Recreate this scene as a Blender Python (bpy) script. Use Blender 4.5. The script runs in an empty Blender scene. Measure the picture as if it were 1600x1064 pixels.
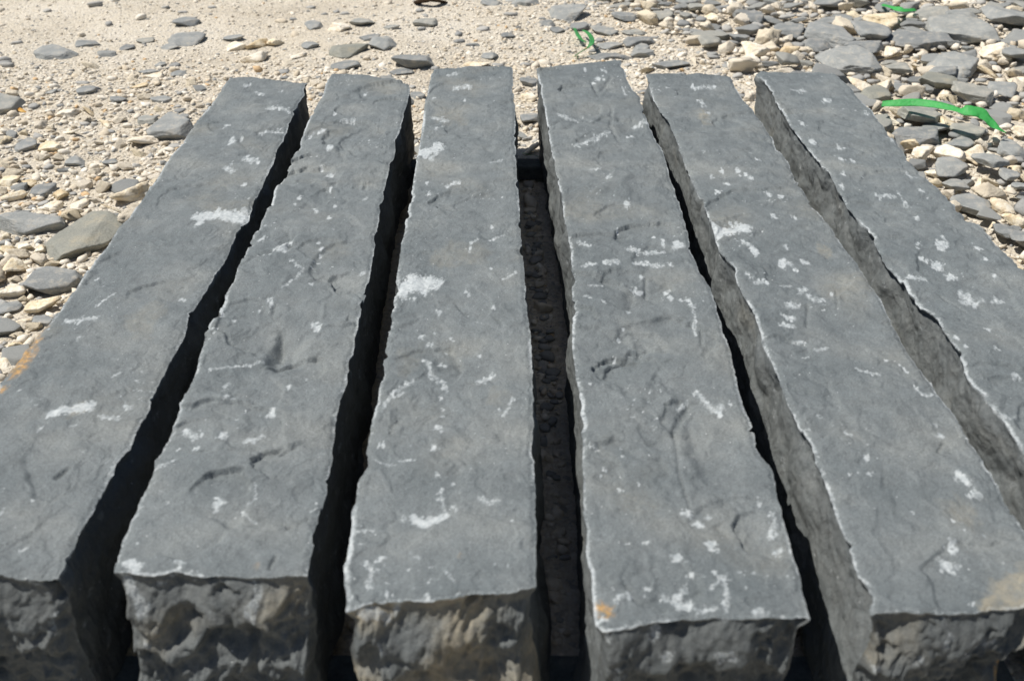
import bpy, math, random
import numpy as np
from mathutils import Vector, Matrix

# ------------------------------------------------------------------ camera
SC = bpy.context.scene
COL = SC.collection
F = 1700.0; CX, CY = 800.0, 532.0          # focal length and centre, photograph pixels
TH = math.atan(968.0 / F)                  # downward pitch
CAMZ = 0.497
POST_H = 0.100
GZ0 = -0.018                              # the posts rest on two thin battens
cam_d = bpy.data.cameras.new('camera')
cam = bpy.data.objects.new('camera', cam_d); COL.objects.link(cam)
cam.location = (0, 0, CAMZ)
cam.rotation_euler = (math.pi / 2 - TH, 0, 0)
cam_d.sensor_width = 36.0
cam_d.lens = 36.0 * F / 1600.0
cam_d.clip_start = 0.01; cam_d.clip_end = 500
cam_d.dof.use_dof = True
cam_d.dof.focus_distance = 1.12
cam_d.dof.aperture_fstop = 12.0
SC.camera = cam

# ------------------------------------------------------------------ light
SUN_EL = math.radians(61)
SUN_AZ = math.radians(-84)                 # from +Y towards -X: far side, to the left
w = bpy.data.worlds.new('World'); SC.world = w; w.use_nodes = True
nt = w.node_tree; nt.nodes.clear()
sky = nt.nodes.new('ShaderNodeTexSky'); sky.sky_type = 'NISHITA'; sky.sun_disc = False
sky.sun_elevation = SUN_EL; sky.sun_rotation = SUN_AZ
bg = nt.nodes.new('ShaderNodeBackground'); bg.inputs['Strength'].default_value = 0.055
wo = nt.nodes.new('ShaderNodeOutputWorld')
nt.links.new(sky.outputs[0], bg.inputs[0]); nt.links.new(bg.outputs[0], wo.inputs[0])
sun_d = bpy.data.lights.new('sun', 'SUN'); sun_d.energy = 4.7; sun_d.angle = math.radians(0.55)
sun_d.color = (1.0, 0.955, 0.89)
sun = bpy.data.objects.new('sun', sun_d); COL.objects.link(sun)
sdir = Vector((math.sin(SUN_AZ) * math.cos(SUN_EL), math.cos(SUN_AZ) * math.cos(SUN_EL), math.sin(SUN_EL)))
sun.rotation_euler = sdir.to_track_quat('Z', 'Y').to_euler()
sun.location = (-2, 2, 4)
SC.view_settings.view_transform = 'Standard'; SC.view_settings.look = 'None'
SC.view_settings.exposure = 0.22; SC.view_settings.gamma = 1.0

# ------------------------------------------------------------------ helpers
def unproj(px, py, z=0.0):
    """point of the horizontal plane at height z that the photograph shows at (px, py)"""
    u = (np.asarray(px, float) - CX) / F; v = (np.asarray(py, float) - CY) / F
    dy = -v * math.sin(TH) + math.cos(TH); dz = -v * math.cos(TH) - math.sin(TH)
    t = (z - CAMZ) / dz
    return u * t, dy * t

def scales(px, py, z=0.0):
    x0, y0 = unproj(px, py, z); x1, _ = unproj(px + 1, py, z); _, y1 = unproj(px, py - 1, z)
    return 1.0 / (x1 - x0), 1.0 / (y1 - y0)          # pixels per metre across, pixels per metre away

def smooth(a, b, x):
    t = np.clip((x - a) / (b - a), 0, 1); return t * t * (3 - 2 * t)

def _hash(ix, iy, iz, seed):
    h = (ix.astype(np.uint32) * np.uint32(374761393) + iy.astype(np.uint32) * np.uint32(668265263)
         + iz.astype(np.uint32) * np.uint32(2147483647) + np.uint32((seed * 974711 + 12345) & 0xffffffff))
    h ^= h >> np.uint32(13); h *= np.uint32(1274126177); h ^= h >> np.uint32(16)
    h *= np.uint32(2246822519); h ^= h >> np.uint32(15)
    return h

def noise(x, y, z=0.0, seed=0):
    """gradient noise, about -1..1"""
    x = np.asarray(x, np.float64); y = np.asarray(y, np.float64) + np.zeros_like(x); z = np.zeros_like(x) + z
    fx, fy, fz = np.floor(x), np.floor(y), np.floor(z)
    ix, iy, iz = fx.astype(np.int64), fy.astype(np.int64), fz.astype(np.int64)
    dx, dy, dz = x - fx, y - fy, z - fz
    u = dx * dx * dx * (dx * (dx * 6 - 15) + 10); v = dy * dy * dy * (dy * (dy * 6 - 15) + 10)
    ww = dz * dz * dz * (dz * (dz * 6 - 15) + 10)
    out = 0
    for a in (0, 1):
        for b in (0, 1):
            for c in (0, 1):
                h = _hash((ix + a) & 0xffffffff, (iy + b) & 0xffffffff, (iz + c) & 0xffffffff, seed)
                gx = (h & np.uint32(1023)).astype(np.float64) / 511.5 - 1
                gy = ((h >> np.uint32(10)) & np.uint32(1023)).astype(np.float64) / 511.5 - 1
                gz = ((h >> np.uint32(20)) & np.uint32(1023)).astype(np.float64) / 511.5 - 1
                wt = (u if a else 1 - u) * (v if b else 1 - v) * (ww if c else 1 - ww)
                out = out + wt * (gx * (dx - a) + gy * (dy - b) + gz * (dz - c))
    return out * 1.5

def fbm(x, y, z, seed, octs=3, gain=0.5):
    o, amp, f = 0, 1.0, 1.0
    for k in range(octs):
        o = o + amp * noise(x * f, y * f, z * f if not np.isscalar(z) else z * f, seed + k * 17); amp *= gain; f *= 2.03
    return o

def mesh_from(name, verts, faces, mats, smooth_shade=True, attrs=None, face_sizes=None):
    me = bpy.data.meshes.new(name)
    verts = np.ascontiguousarray(verts, np.float32); faces = np.ascontiguousarray(faces, np.int32)
    n, k = faces.shape
    me.vertices.add(len(verts)); me.vertices.foreach_set('co', verts.ravel())
    me.loops.add(n * k); me.loops.foreach_set('vertex_index', faces.ravel())
    me.polygons.add(n)
    me.polygons.foreach_set('loop_start', np.arange(0, n * k, k, dtype=np.int32))
    me.polygons.foreach_set('loop_total', np.full(n, k, np.int32))
    me.polygons.foreach_set('use_smooth', np.full(n, smooth_shade, bool))
    for m in (mats if isinstance(mats, (list, tuple)) else [mats]): me.materials.append(m)
    for an, av in (attrs or {}).items():
        av = np.ascontiguousarray(av, np.float32)
        if av.ndim == 1:
            a = me.attributes.new(an, 'FLOAT', 'POINT'); a.data.foreach_set('value', av)
        else:
            a = me.attributes.new(an, 'FLOAT_COLOR', 'POINT'); a.data.foreach_set('color', av.ravel())
    me.update(); me.validate()
    return me

def link(name, me, label=None, cat=None, group=None, kind=None):
    o = bpy.data.objects.new(name, me); COL.objects.link(o)
    if label: o['label'] = label
    if cat: o['category'] = cat
    if group: o['group'] = group
    if kind: o['kind'] = kind
    return o

# ------------------------------------------------------------------ materials
class NT:
    def __init__(s, name):
        s.m = bpy.data.materials.new(name); s.m.use_nodes = True; s.t = s.m.node_tree; s.t.nodes.clear()
        s.out = s.n('ShaderNodeOutputMaterial'); s.b = s.n('ShaderNodeBsdfPrincipled')
        s.l(s.b.outputs[0], s.out.inputs[0])
    def n(s, typ, **kw):
        nd = s.t.nodes.new(typ)
        for k, v in kw.items(): setattr(nd, k, v)
        return nd
    def l(s, a, b): s.t.links.new(a, b)
    def noise(s, vec, scale, detail=4, rough=0.55, dist=0.0):
        nd = s.n('ShaderNodeTexNoise'); nd.inputs['Scale'].default_value = scale; nd.inputs['Detail'].default_value = detail
        nd.inputs['Roughness'].default_value = rough; nd.inputs['Distortion'].default_value = dist
        if vec is not None: s.l(vec, nd.inputs['Vector'])
        return nd.outputs[0]
    def ramp(s, fac, pts):
        nd = s.n('ShaderNodeValToRGB'); e = nd.color_ramp.elements
        while len(e) < len(pts): e.new(0.5)
        for el, (p, c) in zip(e, pts):
            el.position = p; el.color = (c[0], c[1], c[2], 1) if not np.isscalar(c) else (c, c, c, 1)
        s.l(fac, nd.inputs[0]); return nd.outputs[0]
    def mix(s, fac, a, b, mode='MIX'):
        nd = s.n('ShaderNodeMix', data_type='RGBA', blend_type=mode)
        for i, v in ((0, fac), (6, a), (7, b)):
            if isinstance(v, bpy.types.NodeSocket): s.l(v, nd.inputs[i])
            elif i == 0: nd.inputs[0].default_value = v
            else: nd.inputs[i].default_value = (v[0], v[1], v[2], 1)
        return nd.outputs[2]
    def math(s, op, a, b=0.0, clamp=False):
        nd = s.n('ShaderNodeMath', operation=op, use_clamp=clamp)
        for i, v in ((0, a), (1, b)):
            if isinstance(v, bpy.types.NodeSocket): s.l(v, nd.inputs[i])
            else: nd.inputs[i].default_value = v
        return nd.outputs[0]
    def attr(s, name): return s.n('ShaderNodeAttribute', attribute_name=name)
    def bump(s, h, strength, dist, prev=None):
        nd = s.n('ShaderNodeBump'); nd.inputs['Strength'].default_value = strength; nd.inputs['Distance'].default_value = dist
        s.l(h, nd.inputs['Height'])
        if prev is not None: s.l(prev, nd.inputs['Normal'])
        return nd.outputs[0]

def mat_post():
    t = NT('split_basalt'); co = t.n('ShaderNodeTexCoord').outputs['Object']
    big = t.noise(co, 11, 5, 0.6); mid = t.noise(co, 70, 4, 0.6); fine = t.noise(co, 900, 3, 0.7); grain = t.noise(co, 2400, 2, 0.7)
    col = t.ramp(big, [(0.30, (0.116, 0.135, 0.141)), (0.52, (0.155, 0.174, 0.178)), (0.72, (0.204, 0.218, 0.212))])
    col = t.mix(0.55, col, t.ramp(mid, [(0.3, 0.40), (0.7, 0.62)]), 'OVERLAY')
    col = t.mix(0.55, col, t.ramp(fine, [(0.33, 0.26), (0.67, 0.74)]), 'OVERLAY')
    col = t.mix(0.40, col, t.ramp(grain, [(0.36, 0.25), (0.64, 0.75)]), 'OVERLAY')
    rnd = t.n('ShaderNodeObjectInfo').outputs['Random']
    col = t.mix(0.5, col, t.ramp(rnd, [(0.0, 0.455), (1.0, 0.53)]), 'OVERLAY')
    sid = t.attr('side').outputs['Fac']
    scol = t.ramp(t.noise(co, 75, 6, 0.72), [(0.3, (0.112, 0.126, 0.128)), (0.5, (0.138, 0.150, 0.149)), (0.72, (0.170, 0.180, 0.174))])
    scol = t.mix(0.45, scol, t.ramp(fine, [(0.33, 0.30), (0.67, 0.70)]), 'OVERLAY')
    fr = t.attr('painted_shade').outputs['Fac']
    scol = t.mix(1.0, scol, t.ramp(t.math('MULTIPLY', fr, .5), [(0.0, 1.0), (0.4, 1.0), (0.5, .86), (0.75, .50), (1.0, .34)]), 'MULTIPLY')  # shade put into the colour: darkens side and end faces post by post
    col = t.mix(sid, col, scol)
    # ochre and rust
    ru = t.attr('rust').outputs['Fac']
    rm = t.math('MULTIPLY', ru, t.ramp(t.noise(co, 260, 4, 0.7), [(0.36, 0.0), (0.56, 1.0)]))
    rcol = t.ramp(t.noise(co, 330, 3), [(0.35, (0.28, 0.20, 0.10)), (0.6, (0.46, 0.27, 0.10)), (0.75, (0.50, 0.42, 0.30))])
    col = t.mix(rm, col, rcol)
    tn = t.attr('tan').outputs['Fac']
    tm = t.math('MULTIPLY', tn, t.ramp(t.noise(co, 120, 5, 0.7), [(0.30, 0.15), (0.60, 1.0)]))
    col = t.mix(tm, col, (0.33, 0.295, 0.215))
    # pale bruises and crushed arrises
    wa = t.attr('white').outputs['Fac']
    wn = t.math('SUBTRACT', t.noise(co, 620, 4, 0.7), 0.5)
    wm = t.math('ADD', wa, t.math('MULTIPLY', wn, 1.5))
    wm = t.ramp(wm, [(0.15, 0.0), (0.72, 1.0)])
    wm = t.math('MULTIPLY', wm, t.ramp(wa, [(0.03, 0.0), (0.2, 1.0)]))
    wcol = t.ramp(t.noise(co, 300, 2), [(0.35, (0.42, 0.46, 0.475)), (0.65, (0.60, 0.635, 0.64))])
    col = t.mix(t.math('MULTIPLY', wm, 0.76), col, wcol)
    # fine crystals, their glints painted as pale specks
    vo = t.n('ShaderNodeTexVoronoi'); vo.inputs['Scale'].default_value = 150; t.l(co, vo.inputs['Vector'])
    sp = t.math('LESS_THAN', vo.outputs['Distance'], 0.065)
    sep = t.n('ShaderNodeSeparateColor'); t.l(vo.outputs['Color'], sep.inputs[0])
    spm = t.math('MULTIPLY', sp, t.math('GREATER_THAN', sep.outputs[0], 0.72))
    col = t.mix(t.math('MULTIPLY', spm, 0.75), col, (0.62, 0.64, 0.64))
    t.l(col, t.b.inputs['Base Color'])
    t.b.inputs['Roughness'].default_value = 0.68
    t.b.inputs['Specular IOR Level'].default_value = 0.42
    b = t.bump(t.noise(co, 180, 6, 0.75), 0.75, 0.0018)
    b = t.bump(fine, 0.6, 0.0007, b); b = t.bump(grain, 0.3, 0.0003, b)
    t.l(b, t.b.inputs['Normal'])
    return t.m

def mat_slate():
    t = NT('slate'); co = t.n('ShaderNodeTexCoord').outputs['Object']; rnd = t.n('ShaderNodeObjectInfo').outputs['Random']
    col = t.ramp(t.noise(co, 45, 5, 0.65), [(0.3, (0.195, 0.204, 0.201)), (0.55, (0.262, 0.270, 0.264)), (0.75, (0.345, 0.342, 0.318))])
    tint = t.ramp(rnd, [(0.0, (0.38, 0.385, 0.39)), (0.3, (0.50, 0.505, 0.505)), (0.7, (0.56, 0.56, 0.55)), (1.0, (0.60, 0.575, 0.52))])
    col = t.mix(1.0, col, tint, 'OVERLAY')
    col = t.mix(0.4, col, t.ramp(t.noise(co, 500, 3, 0.7), [(0.33, 0.3), (0.67, 0.7)]), 'OVERLAY')
    # pale dust in patches
    dm = t.ramp(t.noise(co, 90, 5, 0.75), [(0.52, 0.0), (0.72, 0.75)])
    col = t.mix(dm, col, (0.42, 0.38, 0.31))
    t.l(col, t.b.inputs['Base Color']); t.b.inputs['Roughness'].default_value = 0.72
    b = t.bump(t.noise(co, 150, 5, 0.7), 0.5, 0.002); b = t.bump(t.noise(co, 700, 2), 0.4, 0.0006, b)
    t.l(b, t.b.inputs['Normal']); return t.m

def mat_olive():
    t = NT('olive_slate'); co = t.n('ShaderNodeTexCoord').outputs['Object']
    col = t.ramp(t.noise(co, 30, 5, 0.65), [(0.3, (0.19, 0.195, 0.172)), (0.55, (0.245, 0.243, 0.205)), (0.75, (0.36, 0.315, 0.225))])
    col = t.mix(0.4, col, t.ramp(t.noise(co, 500, 3, 0.7), [(0.33, 0.3), (0.67, 0.7)]), 'OVERLAY')
    t.l(col, t.b.inputs['Base Color']); t.b.inputs['Roughness'].default_value = 0.75
    b = t.bump(t.noise(co, 120, 5, 0.7), 0.5, 0.002); t.l(b, t.b.inputs['Normal']); return t.m

def mat_lime(name='limestone', cols=((0.60, 0.49, 0.345), (0.77, 0.69, 0.56), (0.84, 0.79, 0.69))):
    t = NT(name); co = t.n('ShaderNodeTexCoord').outputs['Object']; rnd = t.n('ShaderNodeObjectInfo').outputs['Random']
    col = t.ramp(t.noise(co, 55, 5, 0.65), [(0.32, cols[0]), (0.5, cols[1]), (0.68, cols[2])])
    tint = t.ramp(rnd, [(0.0, (0.49, 0.46, 0.41)), (0.4, (0.51, 0.50, 0.48)), (1.0, (0.56, 0.555, 0.55))])
    col = t.mix(1.0, col, tint, 'OVERLAY')
    col = t.mix(0.35, col, t.ramp(t.noise(co, 420, 3, 0.7), [(0.33, 0.3), (0.67, 0.7)]), 'OVERLAY')
    t.l(col, t.b.inputs['Base Color']); t.b.inputs['Roughness'].default_value = 0.9
    t.b.inputs['Specular IOR Level'].default_value = 0.2
    b = t.bump(t.noise(co, 170, 5, 0.75), 0.7, 0.003); t.l(b, t.b.inputs['Normal']); return t.m

def mat_grit():
    t = NT('grit'); co = t.n('ShaderNodeTexCoord').outputs['Object']
    col = t.attr('tone').outputs['Color']
    col = t.mix(0.5, col, t.ramp(t.noise(co, 300, 4, 0.7), [(0.3, 0.32), (0.7, 0.66)]), 'OVERLAY')
    t.l(col, t.b.inputs['Base Color']); t.b.inputs['Roughness'].default_value = 0.9
    t.b.inputs['Specular IOR Level'].default_value = 0.2
    b = t.bump(t.noise(co, 500, 3, 0.7), 0.5, 0.001); t.l(b, t.b.inputs['Normal']); return t.m

def mat_ground():
    t = NT('sandy_ground'); co = t.n('ShaderNodeTexCoord').outputs['Object']
    col = t.ramp(t.noise(co, 3.2, 6, 0.65), [(0.34, (0.49, 0.43, 0.335)), (0.5, (0.62, 0.56, 0.455)), (0.64, (0.74, 0.69, 0.595))])
    v = t.n('ShaderNodeTexVoronoi'); v.inputs['Scale'].default_value = 230; t.l(co, v.inputs['Vector'])
    sep = t.n('ShaderNodeSeparateColor'); t.l(v.outputs['Color'], sep.inputs[0])
    gr = t.ramp(sep.outputs[0], [(0.0, (0.25, 0.25, 0.25)), (0.10, (0.42, 0.39, 0.34)), (0.2, (0.58, 0.52, 0.41)), (0.7, (0.65, 0.585, 0.48)), (1.0, (0.74, 0.69, 0.60))])
    col = t.mix(0.55, col, gr)
    col = t.mix(0.5, col, t.ramp(t.noise(co, 420, 4, 0.75), [(0.32, 0.28), (0.68, 0.70)]), 'OVERLAY')
    t.l(col, t.b.inputs['Base Color']); t.b.inputs['Roughness'].default_value = 0.95
    t.b.inputs['Specular IOR Level'].default_value = 0.15
    vh = t.math('SUBTRACT', 1.0, v.outputs['Distance'])
    b = t.bump(vh, 0.8, 0.003); b = t.bump(t.noise(co, 150, 6, 0.75), 0.8, 0.005, b)
    t.l(b, t.b.inputs['Normal']); return t.m

def mat_green(name, c):
    t = NT(name); co = t.n('ShaderNodeTexCoord').outputs['Object']
    col = t.mix(t.noise(co, 40, 3), (c[0] * .7, c[1] * .7, c[2] * .7), (c[0] * 1.35, c[1] * 1.25, c[2] * 1.35))
    t.l(col, t.b.inputs['Base Color']); t.b.inputs['Roughness'].default_value = 0.5
    t.b.inputs['Transmission Weight'].default_value = 0.0
    t.b.inputs['Subsurface Weight'].default_value = 0.0
    tr = t.n('ShaderNodeBsdfTranslucent'); t.l(col, tr.inputs[0])
    mx = t.n('ShaderNodeMixShader'); mx.inputs[0].default_value = 0.5
    t.l(t.b.outputs[0], mx.inputs[1]); t.l(tr.outputs[0], mx.inputs[2]); t.l(mx.outputs[0], t.out.inputs[0])
    b = t.bump(t.noise(co, 230, 4), 0.7, 0.002); t.l(b, t.b.inputs['Normal'])
    return t.m

M_POST = mat_post(); M_SLATE = mat_slate(); M_OLIVE = mat_olive(); M_LIME = mat_lime(); M_GRIT = mat_grit(); M_GROUND = mat_ground()
M_ORANGE = mat_lime('ochre_limestone', ((0.46, 0.22, 0.05), (0.60, 0.33, 0.09), (0.66, 0.45, 0.20)))
M_TAN = mat_lime('tan_limestone', ((0.44, 0.34, 0.20), (0.62, 0.51, 0.35), (0.72, 0.63, 0.48)))
M_BARK = mat_lime('dark_bark', ((0.030, 0.020, 0.014), (0.055, 0.036, 0.024), (0.10, 0.07, 0.045)))
M_BATTEN = mat_lime('shaded_timber', ((0.045, 0.055, 0.060), (0.075, 0.090, 0.095), (0.12, 0.13, 0.13)))  # bluish dark of the shade under the posts put into the colour
M_GREEN = mat_green('green_strapping', (0.10, 0.58, 0.15))
M_GREEN2 = mat_green('pale_green_strapping', (0.09, 0.42, 0.13))

# ------------------------------------------------------------------ ground
def ground_z(x, y):
    x = np.asarray(x, float); y = np.asarray(y, float)
    near = smooth(1.35, 1.75, y) + smooth(0.62, 0.85, np.abs(x)); near = np.clip(near, 0, 1)
    return (fbm(x * 2.1, y * 2.1, 0.0, 5, 3) * 0.014 + 0.004) * near + fbm(x * 22, y * 22, 0.0, 6, 3) * 0.0016 + np.abs(fbm(x * 70, y * 70, 0.0, 8, 2)) * 0.0016 - 0.004 + GZ0

def axis(lo, hi, step, far_lo, far_hi):
    core = np.arange(lo, hi + step / 2, step); a = [hi]; s = step
    while a[-1] < far_hi: s *= 1.14; a.append(a[-1] + s)
    b = [lo]; s = step
    while b[-1] > far_lo: s *= 1.14; b.append(b[-1] - s)
    return np.concatenate([b[:0:-1], core, a[1:]])
gx = axis(-1.2, 1.2, 0.006, -90, 90); gy = axis(0.1, 2.6, 0.006, -90, 90)
GX, GY = np.meshgrid(gx, gy); GZ = ground_z(GX, GY)
def grid_faces(nr, nc, flip=False, base=0):
    i = np.arange(nr - 1)[:, None] * nc + np.arange(nc - 1)[None, :]
    q = np.stack([i, i + 1, i + nc + 1, i + nc], -1).reshape(-1, 4) + base
    return q[:, ::-1] if flip else q
me = mesh_from('ground', np.stack([GX, GY, GZ], -1).reshape(-1, 3), grid_faces(len(gy), len(gx)), M_GROUND)
link('ground', me, 'pale sandy ground strewn with grit and stone chips', 'ground', kind='structure')

# ------------------------------------------------------------------ posts: outlines of their top faces
POSTS = [
 dict(L=[(-225,890),(-112,742),(0,594),(34,553),(78,499),(112,451),(145,407),(183,355),(216,316),(250,267),(277,230),(318,172),(340,146),(359,121)],
      R=[(90,899),(112,860),(125,829),(145,795),(162,761),(183,726),(195,707),(203,695),(220,658),(233,637),(243,607),(257,580),(274,550),(291,522),(294,499),(304,482),(321,455),(338,428),(352,404),(365,374),(375,358),(389,345),(394,328),(396,315),(408,294),(419,271),(428,254),(433,230),(443,219),(444,210),(452,193),(460,176),(465,162),(475,149),(479,137),(481,130)],
      F=[(-225,890),(-100,892),(0,893),(30,897),(60,900),(90,899)], B=[(359,121),(382,121),(420,124),(455,127),(481,130)], lean=(0.0,0.011), seed=11),
 dict(L=[(178,893),(183,863),(189,836),(203,805),(220,772),(233,751),(242,728),(241,709),(260,678),(274,651),(281,627),(294,604),(303,580),(311,553),(320,522),(325,503),(340,489),(348,462),(364,438),(374,411),(384,387),(396,363),(403,354),(409,338),(423,311),(431,287),(443,267),(457,243),(470,216),(480,193),(487,176),(504,149),(513,120)],
      R=[(479,900),(484,876),(489,849),(495,819),(499,792),(509,761),(511,738),(518,710),(519,688),(524,654),(531,621),(541,595),(550,560),(554,526),(562,495),(569,462),(577,428),(584,384),(590,354),(592,338),(598,311),(603,284),(609,257),(618,233),(617,216),(623,206),(628,189),(635,166),(640,142),(641,127)],
      F=[(178,893),(195,892),(217,897),(240,898),(262,892),(272,889),(300,896),(320,899),(360,898),(390,899),(440,900),(479,900)], B=[(513,120),(519,115),(545,116),(564,117),(598,122),(625,124),(641,127)], lean=(0.0,0.004), seed=22),
 dict(L=[(536,948),(536,920),(537,887),(543,853),(550,815),(549,795),(555,778),(562,744),(571,708),(576,685),(581,654),(591,620),(594,587),(603,546),(609,512),(613,485),(618,441),(625,394),(631,355),(636,331),(642,304),(647,270),(652,243),(657,216),(660,189),(665,155),(674,113)],
      R=[(837,920),(838,873),(838,815),(836,765),(834,711),(833,688),(833,637),(832,587),(831,560),(829,526),(824,485),(821,445),(817,394),(812,345),(811,304),(807,271),(806,237),(806,203),(805,169),(802,135),(801,103)],
      F=[(536,948),(564,944),(598,936),(631,934),(675,937),(713,931),(760,927),(801,926),(837,920)], B=[(674,113),(679,108),(719,107),(767,105),(801,103)], lean=(-0.006,0.010), seed=33),
 dict(L=[(931,975),(927,934),(924,900),(917,866),(916,826),(912,788),(912,738),(909,688),(907,637),(902,600),(899,566),(895,539),(895,485),(894,434),(892,384),(885,358),(880,325),(877,298),(868,264),(861,230),(856,196),(850,162),(843,128),(838,105)],
      R=[(1266,966),(1256,924),(1248,886),(1236,846),(1226,805),(1215,771),(1209,738),(1195,707),(1183,698),(1175,664),(1161,631),(1153,600),(1143,553),(1133,519),(1121,485),(1111,448),(1094,424),(1080,390),(1073,357),(1064,325),(1054,294),(1044,264),(1037,237),(1024,216),(1017,200),(1007,176),(1000,152),(983,128),(970,95)],
      F=[(931,975),(943,983),(987,980),(1020,971),(1068,963),(1111,964),(1161,966),(1202,964),(1250,963),(1266,966)], B=[(838,105),(868,101),(919,97),(970,95)], lean=(0.004,-0.010), seed=44),
 dict(L=[(1363,954),(1358,937),(1341,893),(1331,860),(1312,819),(1302,782),(1293,755),(1270,708),(1256,681),(1243,651),(1229,627),(1219,600),(1209,570),(1195,546),(1185,512),(1175,482),(1156,448),(1143,418),(1128,397),(1121,380),(1113,356),(1104,328),(1094,304),(1080,277),(1070,250),(1060,228),(1057,216),(1047,193),(1034,176),(1020,152),(1009,118)],
      R=[(1665,940),(1632,880),(1600,822),(1584,798),(1567,771),(1550,738),(1530,710),(1510,681),(1493,651),(1469,620),(1449,590),(1432,566),(1412,536),(1398,509),(1381,475),(1358,441),(1334,404),(1320,384),(1301,357),(1280,331),(1266,311),(1249,284),(1236,260),(1219,237),(1202,210),(1188,189),(1175,169),(1158,149),(1145,128),(1141,117)],
      F=[(1363,954),(1371,952),(1415,954),(1459,956),(1500,951),(1550,946),(1600,943),(1665,940)], B=[(1009,118),(1037,116),(1070,115),(1141,117)], lean=(0.011,0.0), seed=55),
 dict(L=[(1787,950),(1690,817),(1600,695),(1574,661),(1557,641),(1533,610),(1510,580),(1493,546),(1473,516),(1466,495),(1442,475),(1422,455),(1415,435),(1385,411),(1368,384),(1353,355),(1331,328),(1314,301),(1297,274),(1276,250),(1260,226),(1239,200),(1219,169),(1205,142),(1192,125),(1180,116)],
      R=[(2114,950),(1857,685),(1600,420),(1584,407),(1560,384),(1534,356),(1500,331),(1466,294),(1435,264),(1408,230),(1381,196),(1358,169),(1327,135),(1304,116)],
      F=[(1787,950),(1900,953),(2000,947),(2114,950)], B=[(1180,116),(1189,109),(1229,110),(1280,111),(1304,116)], lean=(0.010,0.002), seed=66),
]
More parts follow.
